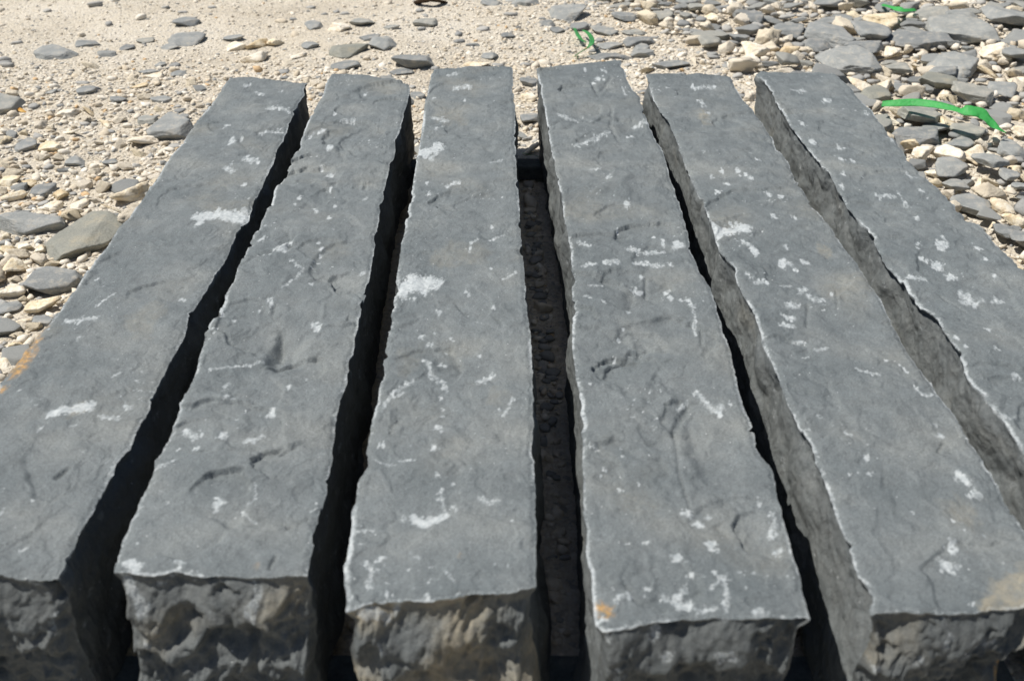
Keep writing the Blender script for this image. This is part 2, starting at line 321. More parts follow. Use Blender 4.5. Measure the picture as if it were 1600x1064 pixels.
# pale bruises and a few painted sparkles: one polyline (or point) per entry, radius in photograph pixels, strength
def P(*a): return a
MARKS = [
 # first post
 P([(386,135)],3,1),P([(398,144),(412,148)],2.5,1),P([(441,144)],2.5,1),P([(416,173),(436,171),(453,175)],2.5,1),P([(355,195)],3,1),P([(406,208),(440,203)],3,.9),P([(364,223)],5,1),P([(382,247),(402,252)],4,1),P([(352,260),(364,267)],4,1),P([(382,288)],4,.9),P([(389,310)],2.5,1),
 P([(315,342),(342,338),(389,343)],8,1.1),P([(152,431)],3,.9),P([(149,477),(179,458)],2.2,.9),P([(282,467),(290,469)],2.5,.9),P([(100,499),(152,494)],3.5,1.1),P([(123,528)],4,.7),P([(176,590),(188,584)],3,.7),P([(78,646),(112,641),(144,634)],6.5,.95),P([(194,631),(204,634)],3.5,.9),P([(154,649),(186,651)],3.5,.85),P([(68,665),(57,678)],2.5,.8),P([(30,609)],2.5,.9),P([(51,783)],4,.8),P([(30,861),(45,852)],3,.9),P([(2,802)],4,.9),P([(110,665),(118,663)],2.5,.8),
 # second post
 P([(504,205)],3.5,1),P([(523,178)],3,1),P([(514,230)],5,1),P([(517,269)],5,1),P([(502,257)],3,.9),P([(467,306)],3.5,1),P([(461,318)],3,.9),P([(487,323),(497,329)],2.5,.9),P([(514,338)],5,1),P([(524,321)],3.5,.9),P([(517,291)],3.5,1),P([(490,206),(482,213)],2.5,.8),P([(533,186),(553,185)],2,.8),P([(570,145)],2.5,.9),
 P([(411,369)],4,1),P([(440,385)],7,.95),P([(455,377)],3.5,.9),P([(401,396),(423,396)],2.5,.9),P([(453,406),(474,419),(462,434),(440,451)],2.2,.9),P([(497,377)],3,1),P([(502,387)],4,1),P([(500,396)],3,1),P([(487,441)],3,.9),P([(419,467),(425,473)],3.5,1),P([(404,480)],2.5,.9),P([(367,495)],3.5,.9),P([(333,512)],3.5,.9),P([(496,507)],5.5,1),P([(325,571),(358,566),(389,561),(411,553)],2.8,.85),P([(450,600)],4.5,1.1),P([(355,593),(348,604)],4,.85),P([(365,621)],4,.9),P([(353,619)],3,1),P([(424,637)],6,1),P([(382,639)],3,.8),P([(287,666),(308,680)],5,1),P([(347,681)],6.5,1),P([(382,688),(411,678)],4,1.05),P([(276,697)],2.5,.9),P([(308,698)],4,.9),
 P([(245,728),(262,724),(276,716)],3,1),P([(342,785)],7,1.1),P([(399,756),(399,778),(386,788)],2.5,.85),P([(379,795),(388,805),(399,812)],2.5,.85),P([(490,792)],5,.9),P([(199,873),(213,888)],8,1),P([(279,873),(281,887)],4.5,1),P([(312,898)],5,1),P([(214,842)],3,.8),P([(570,310)],4,.6),P([(566,420)],5,.6),
 # third post
 P([(709,135),(736,134)],3.5,1),P([(679,152)],2.5,.9),P([(726,156)],3,.9),P([(700,118),(716,116)],2.5,.8),P([(675,183),(699,189)],4,.85),P([(682,200)],4,.8),P([(657,239),(670,237),(686,228)],7,1.25),P([(667,284)],3,.9),P([(697,291),(718,284)],3.2,1),P([(670,303)],3,.9),P([(765,255),(785,250)],1.8,.8),P([(768,353)],2.5,.9),P([(733,394),(736,380),(746,375)],2.5,.95),P([(763,375),(787,367)],2.2,.95),P([(767,421)],2.5,1),P([(784,438),(807,428)],2,.9),
 P([(630,449),(648,441),(670,441)],13,1.3),P([(622,456)],4,.9),P([(647,467)],3,.95),P([(682,450)],5,.9),P([(728,456)],4.5,.8),P([(687,487)],4.5,.9),P([(772,482)],3,.9),P([(658,526)],5,.9),P([(679,520)],3,.8),P([(675,538)],4.5,.85),P([(704,529)],3.5,.85),P([(697,546)],3.5,.8),P([(665,560),(675,583),(692,595),(699,604)],4,.95),P([(689,566)],5,.85),P([(689,617)],3.5,.9),P([(692,634)],3,.9),P([(692,646)],3,.9),P([(684,665)],5,.9),P([(750,553)],3.5,.8),P([(746,592),(770,583)],3.5,1),P([(598,637),(611,614),(645,595)],3.2,.9),P([(608,622),(630,612)],3,.9),P([(787,648),(794,636),(800,621)],3,.95),P([(781,638)],2.5,.9),P([(599,692)],4.5,.9),P([(677,697)],5,.9),
 P([(587,717),(613,724)],2.2,.9),P([(623,717),(648,716)],2.2,.9),P([(684,739)],4,.95),P([(709,753)],3,.95),P([(687,763),(692,782),(696,802)],4,.85),P([(645,802),(662,814),(689,805)],7,1),P([(706,787),(714,797)],3.5,.9),P([(746,778),(763,785),(780,783)],4,.85),P([(557,822),(581,821)],3.5,.8),P([(570,873),(581,887),(574,907),(581,914)],5,.9),P([(594,868)],6,.85),P([(696,893),(711,909)],4,.95),P([(794,885)],3.5,.95),P([(801,814)],2.5,.9),P([(604,924)],7,.9),P([(669,932)],7,1.05),P([(550,926)],6,.8),P([(713,928)],4,1),P([(640,862),(652,871)],3,.5),
 # fourth post, with some sparkles painted in as small pale dots
 P([(941,110)],3,1),P([(934,122)],5,.95),P([(914,107)],2.5,.9),P([(973,135),(976,149)],2.5,.85),P([(873,176),(902,184)],2.3,.9),P([(899,227),(929,216),(953,206)],2.8,.9),P([(990,194),(1007,188)],3.5,.95),P([(987,213)],4.5,.85),P([(949,277)],3.5,.8),P([(980,318)],5,.85),P([(922,265),(938,265)],2,.8),P([(902,375),(922,382)],2.5,.95),P([(983,387),(997,389)],5,1.05),P([(1010,390),(1039,389)],3.5,1.05),P([(1058,380)],6,1.05),P([(1037,375)],3.5,1),P([(965,357)],3.5,.9),P([(1022,368)],3,1),P([(909,416),(932,412)],2.8,.95),P([(944,411),(966,407)],4,1),P([(992,411),(1010,410),(1034,412)],4.5,1.05),P([(1048,412)],3,.95),P([(919,443),(943,441)],2,.9),P([(1002,431)],5.5,1),P([(993,448)],5.5,1),P([(922,463)],4,.9),P([(944,472)],3,.9),P([(1041,451)],5,1),P([(1047,462)],4.5,1),P([(1064,467)],3.5,.9),P([(982,485)],3,.9),P([(975,509)],2,1.2),P([(968,521)],2,1.2),P([(961,547)],2,1.2),P([(922,597)],3,.85),P([(1027,650)],2.5,.9),
 P([(1063,467),(1077,470),(1085,489),(1087,516)],3.2,.95),P([(1085,609),(1097,620),(1114,639),(1128,637)],5.5,1.1),P([(1141,632)],3,1),P([(1060,634),(1073,624)],3,.9),P([(943,726)],3,.9),P([(968,761)],3,1),P([(999,751)],2.5,.9),P([(939,737)],2.5,.9),P([(1009,851)],3.5,.9),P([(983,851)],3,.8),P([(1058,873)],6,.9),P([(1014,915)],6,.95),P([(963,937),(980,924),(987,931)],7,.95),P([(1008,927)],4,.9),P([(1037,925),(1058,937),(1066,916)],8,1),P([(920,690),(935,694)],2.5,.85),
 P([(1075,802)],6,.9),P([(1090,816)],6,.9),P([(1107,805)],4,.9),P([(1112,848)],7,.95),P([(1080,897)],6,.9),P([(1117,893),(1131,910),(1138,934),(1134,954)],7,1),P([(1138,897),(1111,920)],5,.9),P([(1060,947),(1080,937)],9,.9),P([(1158,893)],5,.9),P([(1178,893)],5,.9),P([(1166,919)],4,.8),P([(1210,853),(1222,851)],5,.95),P([(1209,795),(1212,809),(1204,829)],5,.9),P([(1188,780)],4,.9),P([(1178,958),(1199,959)],8,1),P([(1090,955),(1120,950)],7,.9),P([(940,968)],8,1.1),
 # fifth post
 P([(1080,137),(1116,135)],2.8,1),P([(1092,156),(1102,162)],3,.95),P([(1107,174)],3.5,.9),P([(1182,249)],3.5,.95),P([(1153,265)],4,1),P([(1165,271)],4,.95),P([(1172,279)],4,1),P([(1111,271)],4,.9),P([(1129,265)],3,.9),P([(1138,286)],3.5,1),P([(1122,299)],3.5,1),P([(1202,299)],4,1),P([(1222,306)],4,.9),P([(1209,335)],5,1),P([(1243,337)],3,1),P([(1117,363),(1140,359),(1165,356)],8,1.15),P([(1161,375)],5,1),P([(1178,389)],6.5,1.1),P([(1224,409)],6.5,1.1),P([(1229,384)],4.5,1),P([(1254,406)],5,.95),P([(1242,418)],3,.9),P([(1166,429)],4,1),P([(1183,441),(1199,441)],4.5,1.1),P([(1212,443),(1238,443)],2.5,.85),P([(1249,458),(1260,446)],4,.95),P([(1262,462),(1270,467),(1287,465)],4.5,.95),P([(1300,455)],3.5,.85),P([(1231,477),(1246,477)],5.5,1.1),P([(1226,495),(1241,495)],4.5,1.1),P([(1222,508),(1239,508)],5,1.1),P([(1239,532),(1256,532)],2.5,.9),P([(1273,547),(1293,543)],3,.9),P([(1259,558)],3,.9),P([(1337,577),(1351,583),(1375,587)],3,.9),P([(1385,561)],3,.8),P([(1412,575)],3.5,.9),P([(1417,583)],3.5,.95),P([(1429,609),(1446,620),(1459,615)],3.2,.95),P([(1471,678)],5,.95),P([(1462,661)],4,.7),P([(1320,676),(1331,680)],3.5,.85),P([(1263,670)],4,.9),
 P([(1506,746)],7,.95),P([(1523,771)],7,.7),P([(1354,714)],5,.85),P([(1358,738)],5,.8),P([(1327,739)],2.5,.9),P([(1427,799)],3,.95),P([(1489,849)],6,.95),P([(1479,876)],9,.95),P([(1520,937)],5,.95),P([(1538,835)],3,.8),P([(1330,955)],5,.8),
 # sixth post
 P([(1236,139),(1260,140)],2.8,.95),P([(1290,154)],4.5,.9),P([(1253,193)],4,.9),P([(1270,220)],5,.9),P([(1312,230)],4.5,.95),P([(1314,249)],4.5,1),P([(1334,251)],3.5,1),P([(1317,274)],4,.85),P([(1317,291)],4,.95),P([(1369,304),(1398,306)],2.8,.9),P([(1405,301),(1418,321)],2.5,.8),P([(1422,272)],5,.75),P([(1432,342)],4,.8),P([(1355,178)],3,.7),P([(1385,210),(1400,225)],3,.7),P([(1440,300)],4,.7),
 P([(1471,382)],7,1),P([(1439,402)],5,1),P([(1466,412)],7,1),P([(1484,429)],5.5,1),P([(1420,428),(1446,430)],3.5,.95),P([(1527,390)],5,.95),P([(1435,381)],4,.9),P([(1540,406)],4,.9),P([(1554,431)],5,.9),P([(1513,463)],8,.85),P([(1523,475)],5,.8),P([(1557,467)],5,.85),P([(1544,516)],5,.85),P([(1495,533)],4,.9),P([(1554,546)],4,.9),P([(1508,546)],3,.9),P([(1588,583)],5,.9),P([(1564,645),(1588,648)],4,.6),
]
RUST = [P([(60,508),(47,538),(38,558),(30,576)],11,1.0),P([(4,606)],6,.9),P([(945,951)],13,1.25),P([(400,884)],5,.25),P([(720,870)],4,.3),P([(30,172)],3,.2)]
TAN = [P([(1610,900),(1578,924),(1552,942)],18,.75),P([(1602,937)],20,.8),P([(1101,181)],10,.5),P([(745,395),(690,400)],18,.2),P([(690,178),(720,182)],12,.25),P([(1500,800)],25,.25),P([(640,560)],20,.14),P([(120,640)],10,.5),P([(1140,359)],8,.5),P([(780,620)],18,.14),P([(230,500)],25,.2),P([(1290,389)],10,.35),P([(880,775)],10,.2)]
# clefts: polyline, radius px, depth mm
CLEFTS = [P([(1280,225),(1310,227),(1331,227),(1364,240)],1.8,1.6),P([(1375,371),(1415,373)],1.8,1.2),P([(1471,458),(1510,484)],1.8,1.2),P([(1240,165),(1258,160)],1.5,.8),P([(1180,366),(1192,360)],2.5,1.5),P([(1263,475),(1261,505)],2.2,1.2),P([(1307,452),(1309,478)],1.6,.8),P([(1182,477),(1204,478)],2,1.3),P([(1476,688),(1466,705)],2.5,1.3),P([(1009,434),(1010,455)],2.5,1.8),P([(902,366),(980,366)],1.6,1.0),
 P([(1053,672),(1062,650),(1076,631)],4,2.8),P([(1055,668),(1062,740),(1078,790)],2.2,1.2),P([(1097,509),(1097,533)],2.5,1.4),P([(956,169),(954,196),(966,220)],2.4,1.1),P([(925,130),(935,150),(955,120)],2,1.2),P([(450,387),(458,370)],4,2.4),P([(428,478),(430,486)],3.5,2),P([(440,703),(467,692)],3,2),P([(545,498),(556,502)],3,1.6),P([(450,821),(480,809)],2.5,1.5),P([(423,887),(425,879),(431,871)],3,2),P([(90,742),(102,732)],4,2.6),P([(388,136)],3,1.5),P([(325,168),(340,167)],2,1),P([(327,186),(342,186)],2,1),P([(571,286),(570,292)],2.5,1.2),P([(553,288),(560,289)],2.5,1.2),P([(612,664),(622,655)],3,1),P([(611,674)],2.5,1),P([(598,345),(600,370)],2,.7),P([(1380,720),(1382,760)],3,.5),P([(1146,420),(1172,430)],2,.8),P([(1420,520),(1460,540)],2,.9),P([(1500,570),(1525,585)],2,.9)]
# broad hollows: centre px, radius px (across, down), depth mm, steep side (dx, dy)
SCOOPS = [P((450,538),(36,44),5.5,(-1,0.15)),P((200,518),(70,12),1.3,(0,1)),P((537,232),(14,12),2.2,(-1,0)),P((726,208),(26,12),1.2,(0,-1)),P((762,226),(14,14),1.0,(1,0)),P((985,190),(26,30),1.4,(-1,0)),P((1000,300),(26,28),1.3,(-1,-.3)),P((1115,690),(56,75),2.6,(-1,0)),P((565,150),(30,18),1.2,(-1,0)),P((1020,480),(60,40),1.5,(0,-1)),P((380,440),(40,40),1.1,(1,0)),P((1330,500),(50,40),1.0,(-1,0)),P((700,380),(50,18),1.0,(-1,-1)),P((450,840),(50,40),1.1,(1,0)),P((1000,770),(60,50),.9,(1,.3)),P((770,300),(30,16),1.2,(-1,0)),P((1200,330),(40,18),1.0,(0,-1)),P((1400,320),(50,20),1.0,(0,-1))]

def poly_mask(X, Y, pts, r, seed, z=POST_H, warp=0.55, cloudy=False):
    """0..1 mask of a ragged stroke that runs through pts, radius r (photograph pixels at that place)"""
    pts = np.array(pts, float)
    cx, cy = pts.mean(0); sx, sy = scales(cx, cy, z)
    wx, wy = unproj(pts[:, 0], pts[:, 1], z); ox, oy = wx.mean(), wy.mean()
    qx, qy = (X - ox) * sx, (Y - oy) * sy
    px, py = (wx - ox) * sx, (wy - oy) * sy
    m = np.zeros_like(X)
    ext = 3.8 * r
    sel = (qx > px.min() - ext) & (qx < px.max() + ext) & (qy > py.min() - ext) & (qy < py.max() + ext)
    if not sel.any(): return m
    a, b = qx[sel], qy[sel]
    f = 1.0 / max(r, 2.0)
    a = a + noise(a * f * 0.7, b * f * 0.7, 0.3, seed) * r * warp; b = b + noise(a * f * 0.7, b * f * 0.7, 4.3, seed + 9) * r * warp
    d = np.full(a.shape, 1e9)
    if len(pts) == 1: d = np.hypot(a - px[0], b - py[0])
    for i in range(len(pts) - 1):
        ex, ey = px[i + 1] - px[i], py[i + 1] - py[i]
        t = np.clip(((a - px[i]) * ex + (b - py[i]) * ey) / (ex * ex + ey * ey + 1e-9), 0, 1)
        d = np.minimum(d, np.hypot(a - px[i] - t * ex, b - py[i] - t * ey))
    n = noise(a * f * 1.9, b * f * 1.9, 1.7, seed + 3) * 0.55
    if cloudy:                                     # a cluster of flecks of many sizes strung along the run
        rg_ = np.random.default_rng(seed); seg = np.hypot(np.diff(px), np.diff(py)); Ls = seg.sum()
        k = int(3 + rg_.integers(0, 4) + 1.5 * Ls / r + (r > 6) * 7); cum = np.concatenate([[0], np.cumsum(seg)])
        o = np.zeros(a.shape)
        n = noise(a * .34, b * .34, 1.7, seed + 3) * .55 + noise(a * .75, b * .75, 6.7, seed + 6) * .35
        for q in range(k):
            tq = rg_.uniform(0, Ls) if Ls > 0 else 0.0
            x0 = np.interp(tq, cum, px) if Ls > 0 else px[0]; y0 = np.interp(tq, cum, py) if Ls > 0 else py[0]
            rad = r * rg_.uniform(.28, .85) if q else r * .85
            x0 += rg_.normal(0, .75 * r) * (q > 0); y0 += rg_.normal(0, .6 * r) * (q > 0)
            th_ = rg_.uniform(0, math.pi); c_, s_ = math.cos(th_), math.sin(th_); e_ = rg_.uniform(.55, 1.0)
            dd = np.hypot((a - x0) * c_ + (b - y0) * s_, (-(a - x0) * s_ + (b - y0) * c_) / e_) / rad
            o = np.maximum(o, smooth(1.5, .25, dd + n) * (rg_.uniform(.45, 1.0) if q else .95))
        core = smooth(1.25, .3, d / r + n) * (.95 if r > 6 else .45)
        m[sel] = np.maximum(o, core)
        return m
    m[sel] = smooth(1.45, 0.45, d / r + n)
    return m

def bowls(u, v, n, su, sv, rng, lo, hi, offs):
    """broken-stone relief: many shallow bowls meeting in sharp ridges; returns height >= 0"""
    c = np.stack([rng.uniform(-0.1, 1.1, n) * su, rng.uniform(-0.1, 1.1, n) * sv], 1)
    R = rng.uniform(lo, hi, n); o = rng.uniform(0, offs, n); ang = rng.uniform(0, math.pi, n); st = rng.uniform(1, 2.2, n)
    d = np.full(u.shape, 1e9)
    for i in range(n):
        a = (u - c[i, 0]) * math.cos(ang[i]) + (v - c[i, 1]) * math.sin(ang[i]); b = -(u - c[i, 0]) * math.sin(ang[i]) + (v - c[i, 1]) * math.cos(ang[i])
        d = np.minimum(d, (a * a * st[i] + b * b / st[i]) / (2 * R[i]) + o[i])
    return d

def build_post(P_, label):
    rng = np.random.default_rng(P_['seed']); sd = P_['seed']
    def line(pts):
        a = np.array(pts, float); x, y = unproj(a[:, 0], a[:, 1], POST_H); o = np.argsort(y); return x[o], y[o]
    Lx, Ly = line(P_['L']); Rx, Ry = line(P_['R'])
    nv, ntt, ns = 600, 116, 76
    rows = np.linspace(0, 1, nv)
    yy0, yy1 = 955.0, 112.0
    _, yimg = unproj(800, yy0 + (yy1 - yy0) * rows, POST_H)
    s = (yimg - yimg[0]) / (yimg[-1] - yimg[0]) * 0.7 + rows * 0.3
    def side_line(ex, ey, k):
        y = ey[0] + (ey[-1] - ey[0]) * s; x = np.interp(y, ey, ex)
        jit = fbm(y * 110, np.full_like(y, k * 3.1), 0.5, sd + k, 2, 0.5) * 0.00055 + fbm(y * 420, np.full_like(y, k * 1.7), 0.5, sd + k + 40, 2, 0.6) * 0.00028
        rb = np.random.default_rng(sd * 10 + k); inward = 1 if k == 1 else -1
        for _ in range(15):                                  # flakes broken off the arris
            c0, w0, d0 = rb.uniform(y[0], y[-1]), rb.uniform(.002, .014), rb.uniform(.0005, .0030)
            q = (y - c0) / w0; jit = jit + inward * d0 * np.clip(1 - np.abs(q), 0, 1) ** .6 * (np.abs(q) < 1)
        ker = np.hanning(61); ker /= ker.sum()
        xs = np.convolve(np.pad(x, 30, mode='edge'), ker, 'valid')
        # straighten the padded ends
        return x + jit, y, xs
    xl, yl, xls = side_line(Lx, Ly, 1); xr, yr, xrs = side_line(Rx, Ry, 2)
    t = np.linspace(0, 1, ntt); t = t + 0.035 * np.sin(2 * math.pi * t) * -1
    def end_off(pts, j):
        a = np.array(pts, float); ex, ey = unproj(a[:, 0], a[:, 1], POST_H)
        tt = (ex - xl[j]) / (xr[j] - xl[j]); o = np.interp(t, tt, ey) - (yl[j] + (yr[j] - yl[j]) * t)
        o = o + fbm(t * 11, np.full_like(t, 7.7 + j), .5, sd + 31, 3, .6) * 0.0010
        return o * smooth(0, .02, t) * smooth(1, .98, t)
    fo = end_off(P_['F'], 0); bo = end_off(P_['B'], nv - 1)
    S = s[:, None]; T = t[None, :]
    X = xl[:, None] * (1 - T) + xr[:, None] * T; Y0 = yl[:, None] * (1 - T) + yr[:, None] * T
    length = (yl[-1] - yl[0])
    Y = Y0 + fo[None, :] * np.exp(-(S * length / 0.025) ** 2) + bo[None, :] * np.exp(-((1 - S) * length / 0.03) ** 2)
    Wd = (xr - xl)[:, None]
    e = np.minimum(np.minimum(T, 1 - T) * Wd, np.minimum(S, 1 - S) * length)
    # relief of the riven top
    Z = np.full(X.shape, POST_H)
    Z += fbm(X * 13, Y * 13, sd * .37, sd + 50, 2) * 0.0024
    Z += fbm(X * 60, Y * 60, sd * .11, sd + 51, 3, .55) * 0.00075
    Z += fbm(X * 330, Y * 330, sd * .11, sd + 53, 2, .6) * 0.00016
    ter = fbm(X * 15 + 0.5 * noise(X * 60, Y * 60, 0, sd + 70), Y * 8, sd * .7, sd + 54, 3, .5) * 3.4
    k = np.floor(ter); fr = ter - k
    Z += (k + smooth(0.86, 1.0, fr)) * 0.00060
    for i, (c, rr, dep, (dx, dy)) in enumerate(SCOOPS):
        cx, cy = unproj(c[0], c[1], POST_H); sx, sy = scales(c[0], c[1], POST_H)
        q = (X - cx) * sx / rr[0] + noise(X * 45, Y * 45, 0, 90 + i) * .35; r_ = -(Y - cy) * sy / rr[1] + noise(X * 45, Y * 45, 3, 91 + i) * .35
        d = np.hypot(q, r_); l = math.hypot(dx, dy); side = (q * dx + r_ * dy) / l
        sw = np.clip(side * 1.5 + .4, 0, 1); Z -= dep * 0.001 * 1.35 * (smooth(1.0, 0.45, d) * sw + smooth(1.0, 0.0, d) * (1 - sw))
    kq = P_.get('shells', 8); RS = np.random.default_rng(sd + 400)
    for i in range(kq):
        cy0 = yl[0] + length * RS.uniform(.03, .97) ** 1.1; cx0 = np.interp(cy0, yl, xl) + RS.uniform(-.01, .11)
        Rr = RS.uniform(.014, .052); an = RS.uniform(0, 2 * math.pi); dep = RS.uniform(.0010, .0034) * P_.get('shellk', 1.0)
        el = RS.uniform(.6, 1.5)
        ua = ((X - cx0) * math.cos(an) + (Y - cy0) * math.sin(an)) / Rr; ub = (-(X - cx0) * math.sin(an) + (Y - cy0) * math.cos(an)) / (Rr * el)
        sel = (np.abs(ua) < 1.8) & (np.abs(ub) < 1.8)
        if not sel.any(): continue
        a, b = ua[sel], ub[sel]; a = a + .22 * noise(a * 1.7, b * 1.7, i, sd + 401) + .10 * noise(a * 5, b * 5, i, sd + 402); b = b + .22 * noise(a * 1.7, b * 1.7, i + 9, sd + 403)
        d = np.hypot(a, b); depth = smooth(-.9, .9, a) * smooth(1.0, .93, d)
        rip = .10 * np.sin(a * 15 + 2 * b * b) * smooth(-.2, .8, a) * smooth(1.0, .8, d)
        Z[sel] -= dep * (depth + rip * .6)
    for i, (pts, r, dep) in enumerate(CLEFTS):
        Z -= dep * 0.001 * poly_mask(X, Y, pts, r * 1.15, 300 + i, warp=.35)
    # crushed arris
    en = fbm(X * 130, Y * 130, 3.3, sd + 60, 3, .6)
    Z -= smooth(0.0042, 0.0, e + en * 0.0012) * (0.0011 + 0.0006 * en)
    # bruises
    white = np.zeros_like(X); rust = np.zeros_like(X); tan = np.zeros_like(X)
    for i, (pts, r, st) in enumerate(MARKS): white = np.maximum(white, poly_mask(X, Y, pts, r * (1.05 if pts[0][1] < 880 else .72), 500 + i, warp=.35, cloudy=True) * st * .95)
    for i, (pts, r, st) in enumerate(RUST): rust = np.maximum(rust, poly_mask(X, Y, pts, r, 800 + i) * st)
    for i, (pts, r, st) in enumerate(TAN): tan = np.maximum(tan, poly_mask(X, Y, pts, r, 900 + i) * st)
    ew = noise(X * 30, Y * 30, 5, sd + 61) + 0.7 * noise(X * 110, Y * 110, 5, sd + 62)
    ew2 = noise(X * 14, Y * 14, 7, sd + 68)
    edge_w = smooth(0.0036, 0.0003, e + 0.0013 * ew - .0009 * ew2) * np.clip(0.50 + 0.8 * ew + .9 * ew2 + .5 * noise(X * 260, Y * 260, 5, sd + 73), 0.05, 1)
    edge_w *= np.where((T < .5), 1.05, 0.6)
    white = np.maximum(white, edge_w * 0.8)
    sp = fbm(X * 240, Y * 240, 1.0, sd + 63, 2) - .98 + 0.66 * noise(X * 26, Y * 26, 2.0, sd + 64)   # stray specks in loose clusters
    white = np.maximum(white, smooth(-.04, 0.2, sp) * 0.75)
    clu = smooth(.18, .65, noise(X * 17, Y * 17, 8.0, sd + 65)); rg_ = 1 - np.abs(fbm(X * 75, Y * 75, 6.0, sd + 66, 3, .6)) * 5
    white = np.maximum(white, clu * smooth(.4, 1.0, rg_) * smooth(-.1, .45, noise(X * 190, Y * 190, 3, sd + 67)) * .75)
    sp3 = fbm(X * 420, Y * 420, 2.0, sd + 69, 2) - 1.0 + .45 * noise(X * 19, Y * 19, 3.0, sd + 71)      # peppering
    white = np.maximum(white, smooth(-0.05, 0.25, sp3) * 0.5)
    tan = np.maximum(tan, smooth(.15, .9, fbm(X * 9, Y * 9, 4, sd + 72, 3)) * .22)
    # sides
    wv = np.linspace(0, 1, ns) ** 1.2
    def side_grid(x, xs, y, ztop, out, lean, kk):
        W_ = wv[None, :]; b = smooth(0, .35, W_)
        yy = np.repeat(y[:, None], ns, 1); zz = ztop[:, None] * (1 - W_)
        xx = x[:, None] * (1 - b) + xs[:, None] * b + out * lean * W_ ** 0.9 * (0.1 + 0.9 * (1 - s[:, None]) ** 1.2)
        dep = W_ * POST_H
        bo_ = bowls(yy - y[0], np.repeat(dep, nv, 0), 34, length, POST_H, np.random.default_rng(sd + kk), .045, .14, .0035)
        rel = -np.clip(bo_, 0, .006) + .002 + fbm(yy * 70, zz * 70, kk, sd + 81 + kk, 3, .6) * .0012 + fbm(yy * 24, zz * 34, kk, sd + 82 + kk, 2) * .0020 + fbm(yy * 190, zz * 190, kk, sd + 92 + kk, 2, .6) * .00045
        mask = smooth(0, .007, np.repeat(dep, nv, 0))
        if out > 0 and 'corner' in P_: xx = xx - P_['corner'] * smooth(-.05, .55, W_) * W_ ** .3 * np.exp(-(s[:, None] * length / .05) ** 2)
        xx = xx + out * rel * mask
        wt = smooth(.0030, .0003, dep + .0013 * noise(yy * 120, zz * 120, 1, sd + 83)) * (0.55 + 0.5 * noise(yy * 40, zz * 40, 2, sd + 84)).clip(0, 1) * .8
        ridge = smooth(.0028, .0048, bo_)
        wt = np.maximum(wt, ridge * smooth(0.1, .7, noise(yy * 75, zz * 120, 9, sd + 85)) * .26)
        sp2 = fbm(yy * 110 + zz * 40, zz * 190, 4, sd + 86, 3, .6) - 1.05 + .6 * noise(yy * 22, zz * 22, 2, sd + 87)
        wt = np.maximum(wt, smooth(0, .4, sp2) * .45)
        tn = smooth(.25, .9, noise(yy * 16, zz * 30, 6, sd + 88)) * .22
        return xx, yy, zz, wt, tn
    lg = side_grid(xl, xls, yl, Z[:, 0], -1, P_['lean'][0], 5)
    rg = side_grid(xr, xrs, yr, Z[:, -1], 1, P_['lean'][1], 6)
    # ends
    def end_grid(j, out, kk, off):
        W_ = wv[:, None]; Tt = t[None, :]
        l, r = [g[j] for g in lg[:3]], [g[j] for g in rg[:3]]
        xx = l[0][:, None] * (1 - Tt) + r[0][:, None] * Tt
        yy = l[1][:, None] * (1 - Tt) + r[1][:, None] * Tt
        yy = yy + (Y[j] - (yl[j] * (1 - t) + yr[j] * t))[None, :] * (1 - smooth(0, .5, W_))
        zz = Z[j][None, :] * (1 - W_)
        dw = np.repeat(W_ * POST_H, ntt, 1); ed = np.minimum(Tt, 1 - Tt) * (xr[j] - xl[j])
        R_ = np.random.default_rng(sd + kk)
        u, v = Tt * 0.1 + 0 * W_, dw
        u = u + noise(u * 60, v * 60, 1, sd + kk) * .004; v = v + noise(u * 60, v * 60, 5, sd + kk + 1) * .004
        big = bowls(u, v, 16, .1, POST_H, R_, .012, .032, .005); sm = bowls(u, v, 110, .1, POST_H, R_, .0045, .012, .0014)
        rel = np.clip(big, 0, .0105) * 1.3 + np.clip(sm, 0, .003) * 1.4 - .0075 + fbm(u * 150, v * 150, 2, sd + kk + 3, 3, .6) * .0019
        ter = fbm(u * 26, v * 26, 8, sd + kk + 14, 2) * 3.2; rel += (np.floor(ter) + smooth(.72, 1, ter - np.floor(ter))) * .0016
        rel += fbm(u * 22, v * 22, 2, sd + kk + 4, 2) * .005 + np.abs(fbm(u * 75, v * 75, 2, sd + kk + 24, 3, .6)) * .0030
        rel = rel - .0035 * smooth(.018, .002, dw) + dw * P_.get('bulge', .1)
        cap_ = -.0010 + .6 * np.clip(dw - .0045 - .010 * noise(u * 38, v * 34, 3, sd + kk + 20), 0, 1); rel = np.minimum(rel, cap_)
        mask = smooth(0, .0022, dw) * smooth(0, .004, ed)
        yy = yy - out * (rel + .0011 * fbm(u * 240, v * 240, 4, sd + kk + 30, 2, .6) + .0016 * np.abs(noise(u * 120, v * 120, 7, sd + kk + 31))) * mask
        wt = smooth(.0017, .0002, dw + .0009 * noise(u * 140, v * 140, 1, sd + kk + 5)) * .6
        wt = np.maximum(wt, smooth(.002, .0002, ed) * .35 * mask)
        rid = smooth(.0060, .0095, big) * smooth(.1, .6, noise(u * 90, v * 90, 3, sd + kk + 6))
        wt = np.maximum(wt, rid * .5)
        sp2 = fbm(u * 170, v * 170, 4, sd + kk + 7, 2) - .9 + .5 * noise(u * 40, v * 40, 2, sd + kk + 8)
        wt = np.maximum(wt, smooth(0, .3, sp2) * .6)
        amt = P_.get('ochre', .5)
        tn = smooth(.0, .55, noise(u * 26, v * 26, 6, sd + kk + 9) + (amt - .5) * 1.1)
        return xx, yy, zz, wt, tn * .75
    fg = end_grid(0, 1, 7, fo); bgd = end_grid(nv - 1, -1, 8, bo)
    V, Fc, A = [], [], {'white': [], 'rust': [], 'tan': [], 'side': [], 'painted_shade': []}; base = 0
